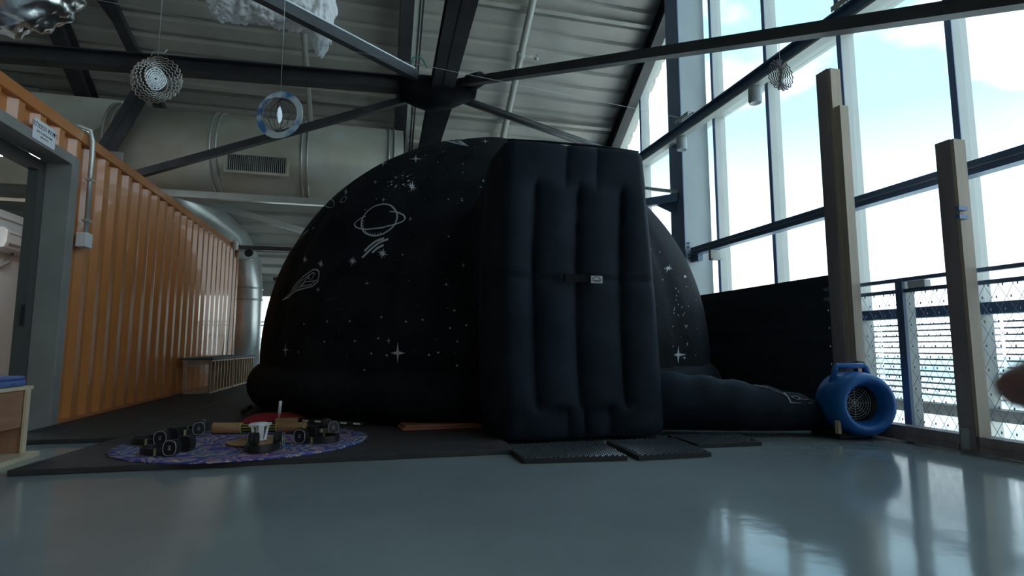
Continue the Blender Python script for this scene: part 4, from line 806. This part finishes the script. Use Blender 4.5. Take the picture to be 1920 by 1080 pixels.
S = 1.12
def headphones(label):
    t = empty('headphones',(0,0,0),0,label,'headphones','headphones lying on the round cloth')
    mb = MB(); P = []
    for k in range(21):                                      # headband lying flat, apex toward -x
        a = R(90+180*k/20); P.append((0.0+0.125*S*math.cos(a)-0.01, 0.088*S*math.sin(a)))
    P = [(0.06*S,0.088*S)]+P+[(0.06*S,-0.088*S)]
    vs = []
    for i,(x,y) in enumerate(P):
        a = P[max(0,i-1)]; b = P[min(len(P)-1,i+1)]; d = Vector((b[0]-a[0],b[1]-a[1])).normalized(); nx, ny = d.y, -d.x
        hh = 0.020*S; th = 0.0055*S
        for s1, z in ((-1,0.004),(1,0.004),(1,0.004+2*hh),(-1,0.004+2*hh)): vs.append((x+nx*th*s1,y+ny*th*s1,z))
    m = len(P); fs = [(4*i+j,4*i+(j+1)%4,4*i+4+(j+1)%4,4*i+4+j) for i in range(m-1) for j in range(4)]+[(0,1,2,3),(4*m-1,4*m-2,4*m-3,4*m-4)]
    mb.add(vs,fs).build('headband','black_plastic',t,0.002,local=True)
    for s in (-1,1):
        def oval(rx, rz, y0, y1, nm, mt, par, hole=0.0):
            mb = MB(); k = 28; vs = []
            for y in (y0,y1):
                for j in range(k):
                    a = 2*PI*j/k; e = 2.6; c_, s_ = math.cos(a), math.sin(a)
                    vs.append((0.075*S+rx*S*math.copysign(abs(c_)**(2/e),c_), s*y*S, 0.046*S+rz*S*math.copysign(abs(s_)**(2/e),s_)))
            fs = [(j,(j+1)%k,k+(j+1)%k,k+j) for j in range(k)]
            if not hole: fs += [tuple(range(k)), tuple(range(2*k-1,k-1,-1))]
            return mb.add(vs,fs).build(nm,mt,par,0.003 if not hole else 0,local=True)
        cup = oval(0.040,0.045,0.070,0.096,'ear_cup','black_plastic',t)
        oval(0.038,0.043,0.045,0.070,'ear_cushion','black_plastic',t)
        mb = MB(); mb.loop([(0.075*S+0.036*S*math.copysign(abs(math.cos(2*PI*j/28))**0.77,math.cos(2*PI*j/28)), s*0.0975*S, 0.046*S+0.041*S*math.copysign(abs(math.sin(2*PI*j/28))**0.77,math.sin(2*PI*j/28))) for j in range(28)],0.0022*S,6)
        mb.build('trim_ring','grey_trim',cup,local=True)
        MB().box(0.068*S,0.082*S,min(s*0.096*S,s*0.0985*S),max(s*0.096*S,s*0.0985*S),0.036*S,0.042*S).loop([(0.075*S+0.006*S*math.cos(2*PI*j/12),s*0.0975*S,0.052*S+0.007*S*math.sin(2*PI*j/12)) for j in range(12)],0.0015*S,5).build('cup_mark','grey_trim',cup,local=True)
        MB().box(-0.02*S,0.03*S,min(s*0.083*S,s*0.096*S),max(s*0.083*S,s*0.096*S),0.008*S,0.041*S).build('slider','black_plastic',t,0.002,local=True)
        MB().box(-0.012*S,0.002*S,s*0.0895*S-0.007*S,s*0.0895*S+0.007*S,0.006*S,0.0425*S).build('size_tab','khaki',t,local=True)
    return t
def copy_tree(o, parent=None):
    c = o.copy(); COL.objects.link(c)
    if parent is not None: c.parent = parent
    for ch in list(o.children): copy_tree(ch, c)
    return c
spots = [(-1.475,4.46,-8,'headphones second from the left edge of the round cloth, grey oval cup plate'),
         (-1.39,4.86,12,'black headphones at the back left of the round cloth'),
         (-1.265,4.03,-14,'headphones nearest the front left edge of the round cloth'),
         (-0.69,4.02,88,'black headphones with band toward the viewer in front of the white stand'),
         (-0.37,4.26,160,'headphones right of the white stand with a yellow green tab'),
         (-0.40,4.66,20,'headphones behind the others by the end of the bamboo stick')]
proto = None
for x, y, rz, lab in spots:
    if proto is None: proto = headphones(lab); t = proto
    else: t = copy_tree(proto)
    t.location = (x,y,ZM+0.006); t.rotation_euler = (0,0,R(rz)); t['label'] = lab

rs = empty('rain_stick',(-0.86,4.80,ZM),0,'long bamboo rain stick with black and yellow middle on the cloth','rain stick')
ax = Vector((-1.20,4.84,0.085)); bx_ = Vector((-0.50,4.70,0.085))
def along(u): return ax.lerp(bx_, u)
MB().tube([along(0),along(0.005),along(0.02),along(0.30),along(0.305)],[0.040,0.045,0.042,0.042,0.038],16).build('bamboo_end','bamboo',rs)
MB().tube([along(0.695),along(0.70),along(0.98),along(0.995),along(1.0)],[0.038,0.042,0.042,0.045,0.040],16).build('bamboo_end','bamboo',rs)
MB().tube([along(0.305),along(0.34),along(0.5),along(0.66),along(0.695)],[0.037,0.034,0.033,0.034,0.037],16).build('wrapped_middle','black_plastic',rs)
for k in range(3):
    a = R(60+40*k); off = Vector((0.02*math.cos(a)*0.3,-0.035*abs(math.cos(a*0.6)),0.035*math.sin(a)))
    off = Vector((0,-0.0345*math.cos(R(-20+35*k)),0.0345*math.sin(R(-20+35*k))))
    MB().bar(along(0.31)+off,along(0.69)+off,0.004,0.004).build('yellow_line','yellow',rs)
for u in (0.31,0.69): MB().tube([along(u-0.004),along(u+0.004)],0.0405,16).build('yellow_band','yellow',rs)
pt_ = empty('round_tray',(-0.78,4.32,ZM+0.006),0,'thin round wooden tray lying on the cloth','tray')
MB().lathe([(0,0.0),(0.185,0.0),(0.20,0.012),(0.195,0.014),(0.18,0.006),(0,0.006)],40).build('dish','bamboo',pt_,local=True)
ws = empty('white_stand',(-0.78,4.38,ZM+0.016),0,'white plastic openwork stand on the round tray','stand')
MB().lathe([(0,0.125),(0.05,0.122),(0.065,0.110),(0.05,0.105),(0,0.108)],20).build('cap','white_plastic',ws,local=True)
for k in range(4):
    a = R(20+90*k); c_, s_ = math.cos(a), math.sin(a)
    MB().bar((0.055*c_,0.055*s_,0.112),(0.035*c_,0.035*s_,0.0),0.036,0.016,(c_,s_,0)).build('leg','white_plastic',ws,local=True)
MB().prism([(-0.07,0.118),(0.075,0.118),(0.07,0.098),(-0.065,0.098)],-0.05,0.05,Matrix(((1,0,0,0),(0,0,1,0),(0,1,0,0),(0,0,0,1)))).build('top_block','white_plastic',ws,0.006,local=True)
MB().lathe([(0,0.0),(0.05,0.0),(0.05,0.006),(0,0.006)],20).build('base','white_plastic',ws,local=True)
cn = empty('white_marker',(-0.80,5.36,ZM),0,'thin white upright stick on a small wooden base','stick')
MB().box(-0.03,0.16,-0.03,0.03,0,0.05).build('base','bamboo',cn,0.006,local=True)
MB().tube([(0,0,0.05),(0,0,0.085)],0.008,8).build('pin','bamboo',cn,local=True)
MB().tube([(0,0,0.085),(0.008,0,0.20)],0.014,10).build('rod','white_plastic',cn,local=True)
rc = MB(); vs = []
for i in range(13):
    for j in range(13):
        u, v = i/12*2-1, j/12*2-1; h_ = 0.065*max(0,(1-u**4))*max(0,(1-v**4))
        vs.append((-0.86+0.30*u, 5.62+0.2*v, ZM+0.002+h_))
fs = [(i*13+j,i*13+j+1,(i+1)*13+j+1,(i+1)*13+j) for i in range(12) for j in range(12)]
border = [j for j in range(13)]+[i*13+12 for i in range(1,13)]+[12*13+j for j in range(11,-1,-1)]+[i*13 for i in range(11,0,-1)]
fs.append(tuple(border))
tag(rc.add(vs,fs,None,True).build('red_cushion','red_cloth'),'dark red cushion tucked under the dome ring','cushion')
cs = empty('checkered_strap',(-0.3,5.1,ZM),0,'black and white checkered strap lying at the foot of the ring','strap')
P0, P1 = Vector((-0.62,5.42,ZM+0.02)), Vector((-0.05,5.02,ZM+0.02))
MB().bar(P0,P1,0.05,0.03).build('webbing','black_plastic',cs)
for k in range(5):
    u = 0.1+0.2*k; c = P0.lerp(P1,u); d = (P1-P0).normalized()
    MB().bar(c-d*0.035,c+d*0.035,0.052,0.016 ,(0,0,1)).build('white_check','white_plastic',cs)
for k,(z,lab) in enumerate(((ZM+0.002,'lower reddish wooden board lying at the foot of the dome ring'),(ZM+0.024,'upper reddish wooden board stacked at the foot of the dome ring'))):
    tag(MB().prism([(0.25+0.02*k,4.66),(1.02,4.66),(1.02,4.84),(0.22+0.02*k,4.90)],z,z+0.020).build('wooden_board','red_wood',None,0.003),lab,'board')

# ================================================================== HANGING ORNAMENTS
def string(parent, x, y, z0, z1): MB().tube([(x,y,z0),(x,y,z1)],0.0022,5).build('string','wire',parent)
def wavy_ring(r, waves, amp, tilt, rad, c):
    P = []
    for k in range(waves*6):
        a = 2*PI*k/(waves*6); q = r+amp*math.cos(a*waves); v = Vector((q*math.cos(a),0,q*math.sin(a)))
        v.rotate(Euler((0,0,tilt))); P.append(c+v)
    return P
def spinner(name, c, rmax, rmin, nr, tilt0, dt, waves, amp, rad, matn, label, facing):
    t = empty(name,c,0,label,'wind spinner')
    for k in range(nr):
        r = rmax-(rmax-rmin)*k/(nr-1)
        MB().loop(wavy_ring(r,waves,amp,facing+tilt0+dt*k,rad,Vector(c)),rad,5).build('wavy_ring',matn,t)
    return t
c1 = (-1.26,3.45,2.26)
s1 = spinner('wind_spinner',c1,0.138,0.075,6,0.0,0.24,26,0.0045,0.0032,'spinner_steel','round wavy steel wind spinner with white lace heart hanging at left',R(-8))
def lace(center, rot, w_, h_, parent, matn):
    Mx = Matrix.Translation(center)@Matrix.Rotation(rot,4,'Z')
    for f in (1.0,0.8,0.6,0.42,0.25):
        MB().loop([Mx@Vector((w_*f*math.cos(2*PI*k/24)*(1-0.25*abs(math.sin(2*PI*k/24))),0,h_*f*math.sin(2*PI*k/24))) for k in range(24)],0.0042,5).build('lace_ring',matn,parent)
    for k in range(12):
        a = 2*PI*k/12; MB().bar(Mx@Vector((w_*0.12*math.cos(a),0,h_*0.12*math.sin(a))),Mx@Vector((w_*0.95*math.cos(a+0.25)*(1-0.25*abs(math.sin(a+0.25))),0,h_*0.95*math.sin(a+0.25))),0.006,0.004).build('lace_spoke',matn,parent)
lace(Vector(c1)+Vector((0,-0.01,0.0)),R(25),0.052,0.066,s1,'spinner_white')
string(s1,c1[0],c1[1],c1[2]+0.14,4.3)
MB().tube([(c1[0]-0.035,c1[1],c1[2]+0.14),(c1[0]-0.03,c1[1],c1[2]+0.165),(c1[0],c1[1],c1[2]+0.172),(c1[0]+0.03,c1[1],c1[2]+0.165),(c1[0]+0.045,c1[1],c1[2]+0.19)],0.003,5).build('hook','wire',s1)
c2 = (-0.63,3.7,2.22)
s2 = empty('wind_spinner',c2,0,'round wind spinner with blue and white marbled rim hanging beside the duct','wind spinner')
fc = R(-20)
def ring_flat(r0, r1, th, rot, c, tiltx=0.0):
    M_ = Matrix.Translation(c)@Matrix.Rotation(rot,4,'Z')@Matrix.Rotation(R(90)+tiltx,4,'X')
    return MB().lathe([(r0,-th),(r1,-th),(r1,th),(r0,th)],48,M_,False,True)
ring_flat(0.118,0.158,0.002,fc,c2).build('marbled_rim','spinner_blue',s2)
for k in range(7):
    r = 0.112-0.0*k; rr = 0.113-0.002*k
    M_ = Matrix.Translation(c2)@Matrix.Rotation(fc+PI*(k+1)/8,4,'Z')@Matrix.Rotation(R(90),4,'X')
    MB().lathe([(rr-0.003,-0.0012),(rr,-0.0012),(rr,0.0012),(rr-0.003,0.0012)],40,M_,False,True).build('inner_ring','spinner_dark',s2)
Mx = Matrix.Translation(c2)@Matrix.Rotation(R(50),4,'Z')
MB().add([Mx@Vector(q) for q in [(0.0,0,0.06),(0.018,0,0.03),(0.022,0,0),(0.018,0,-0.03),(0,0,-0.06),(-0.018,0,-0.03),(-0.022,0,0),(-0.018,0,0.03)]]+[Mx@Vector((q[0],0.003,q[2])) for q in [(0.0,0,0.06),(0.018,0,0.03),(0.022,0,0),(0.018,0,-0.03),(0,0,-0.06),(-0.018,0,-0.03),(-0.022,0,0),(-0.018,0,0.03)]],[tuple(range(8)),tuple(reversed(range(8,16)))]+[(i,(i+1)%8,8+(i+1)%8,8+i) for i in range(8)]).build('centre_leaf','spinner_white',s2)
string(s2,c2[0],c2[1],c2[2]+0.155,4.3)
c3 = (3.42,3.90,3.10)
s3 = spinner('wind_spinner',c3,0.135,0.055,8,0.0,0.12,18,0.007,0.0045,'spinner_dark','dark wavy wind spinner hanging in front of the right windows',R(-41)+0.8)
string(s3,c3[0],c3[1],c3[2]+0.14,3.56)
# long thin wire strung across the hall
tag(MB().tube([(-5.0,5.2,3.92),(0.5,6.2,4.0),(4.48,7.0,4.09)],0.0022,5).build('hanging_wire','wire'),'thin wire strung across the hall in front of the joint','wire')
# foil balloon
def blob(center, rads, sub, fn):
    bm = bmesh.new(); bmesh.ops.create_icosphere(bm, subdivisions=sub, radius=1.0)
    vs = [v.co.copy() for v in bm.verts]; fs = [tuple(v.index for v in f.verts) for f in bm.faces]; bm.free()
    out_ = []
    for v in vs:
        k = fn(v); out_.append(Vector(center)+Vector((v.x*rads[0]*k, v.y*rads[1]*k, v.z*rads[2]*k)))
    return out_, fs
def fo(v):
    a = math.atan2(v.z, v.x)
    k = 1+0.05*math.sin(a*17+3*noise.noise(v*2))*(1-abs(v.y))**0.5
    if v.z < -0.3: k += 0.10*noise.noise(v*9)*(-v.z)
    return k+0.05*noise.noise(v*4)
fb = empty('foil_balloon',(-2.0,3.3,2.75),0,'crumpled silver foil balloon hanging in the upper left corner','balloon')
v_, f_ = blob((-2.02,3.3,2.70),(0.42,0.30,0.31),5,fo)
MB().add(v_,f_,None,True).build('foil_skin','foil',fb)
string(fb,-2.02,3.3,2.98,4.2)
# cotton cloud: overlapping teased tufts
cl = empty('cotton_cloud',(-1.33,7.2,5.2),0,'fluffy white cotton cloud hanging from the roof','cloud decoration')
mb = MB()
K = 7.2/4.6
def far(x, y, z): return (x*K, y*K, 0.72+(z-0.72)*K)
tufts = [(-1.18,4.6,3.48,0.17,0.15),(-1.02,4.55,3.56,0.20,0.2),(-0.86,4.62,3.62,0.22,0.26),(-0.70,4.58,3.54,0.19,0.2),(-0.58,4.6,3.60,0.18,0.26),(-1.10,4.66,3.68,0.22,0.2),(-0.50,4.62,3.52,0.11,0.30),(-0.78,4.6,3.78,0.3,0.2),(-1.24,4.58,3.40,0.09,0.08),(-0.92,4.56,3.42,0.10,0.09)]
for i,(x,y,z,r_,rz) in enumerate(tufts):
    v_, f_ = blob(far(x,y,z),(r_*K,r_*0.9*K,rz*K),5,lambda v: 1+0.28*noise.noise(v*2.2+Vector((i*3.1,0,0)))+0.14*noise.noise(v*6+Vector((0,i,0)))+0.06*noise.noise(v*15))
    mb.add(v_,f_,None,True)
o = mb.build('tufts','cotton',cl); o['kind'] = 'stuff'
v_, f_ = blob(far(-0.49,4.6,3.25),(0.062*K,0.05*K,0.135*K),4,lambda v: 1+0.2*noise.noise(v*2.5)+0.08*noise.noise(v*9))
MB().add(v_,f_,None,True).build('hanging_tuft','cotton',cl)
v_, f_ = blob(far(-1.45,4.6,3.52),(0.028*K,0.028*K,0.06*K),3,lambda v: 1+0.2*noise.noise(v*2.5))
MB().add(v_,f_,None,True).build('loose_wisp','cotton',cl)
string(cl,-1.33,7.2,5.6,7.6)

# ================================================================== HAND at the right edge of the view
def hand():
    me = bpy.data.meshes.new('hand'); V = []; E_ = []; Rr = []
    def chain(pts, rads, root=None):
        prev = root
        for p, r_ in zip(pts, rads):
            V.append(p); Rr.append(r_)
            if prev is not None: E_.append((prev, len(V)-1))
            prev = len(V)-1
        return prev
    # local frame: x to the left of the view, y away, z up ; origin = index fingertip
    chain([(0.115,0.05,-0.03)],[0.030]); palm = 0
    chain([(0.085,0.035,-0.035)],[0.030],0); k1 = 1
    chain([(0.068,0.018,0.0),(0.045,0.004,0.010),(0.022,-0.002,0.006),(0.003,0.0,-0.002)],[0.0115,0.0100,0.0092,0.0075],k1)
    chain([(0.082,0.036,-0.016),(0.066,0.034,-0.016),(0.055,0.030,-0.020),(0.047,0.026,-0.024)],[0.0115,0.0098,0.0092,0.0078],k1)
    chain([(0.084,0.046,-0.035),(0.070,0.045,-0.038),(0.060,0.040,-0.042),(0.053,0.036,-0.046)],[0.011,0.0095,0.0088,0.0075],k1)
    chain([(0.092,0.050,-0.055),(0.078,0.050,-0.060),(0.068,0.045,-0.064)],[0.0098,0.0085,0.0072],k1)
    chain([(0.100,0.012,-0.046),(0.080,0.002,-0.051),(0.050,-0.002,-0.054),(0.0275,0.0,-0.0525)],[0.0125,0.0115,0.0105,0.0085],0)
    chain([(0.16,0.07,-0.05),(0.24,0.10,-0.09)],[0.026,0.030],0)
    me.from_pydata(V, E_, [])
    o = bpy.data.objects.new('hand', me); COL.objects.link(o)
    sk = o.modifiers.new('skin','SKIN'); sk.use_smooth_shade = True
    for i, d in enumerate(me.skin_vertices[0].data): d.radius = (Rr[i]*0.8, Rr[i]*0.8)
    me.skin_vertices[0].data[0].use_root = True
    ss = o.modifiers.new('subdivision','SUBSURF'); ss.levels = 2; ss.render_levels = 2
    me.materials.append(MATS['skin'])
    return o
hd = hand(); hd.location = (0.157,0.1115,0.709); hd.rotation_euler = (0,0,R(-14))
tag(hd,'blurred fingertip of a hand reaching in at the right edge','hand')
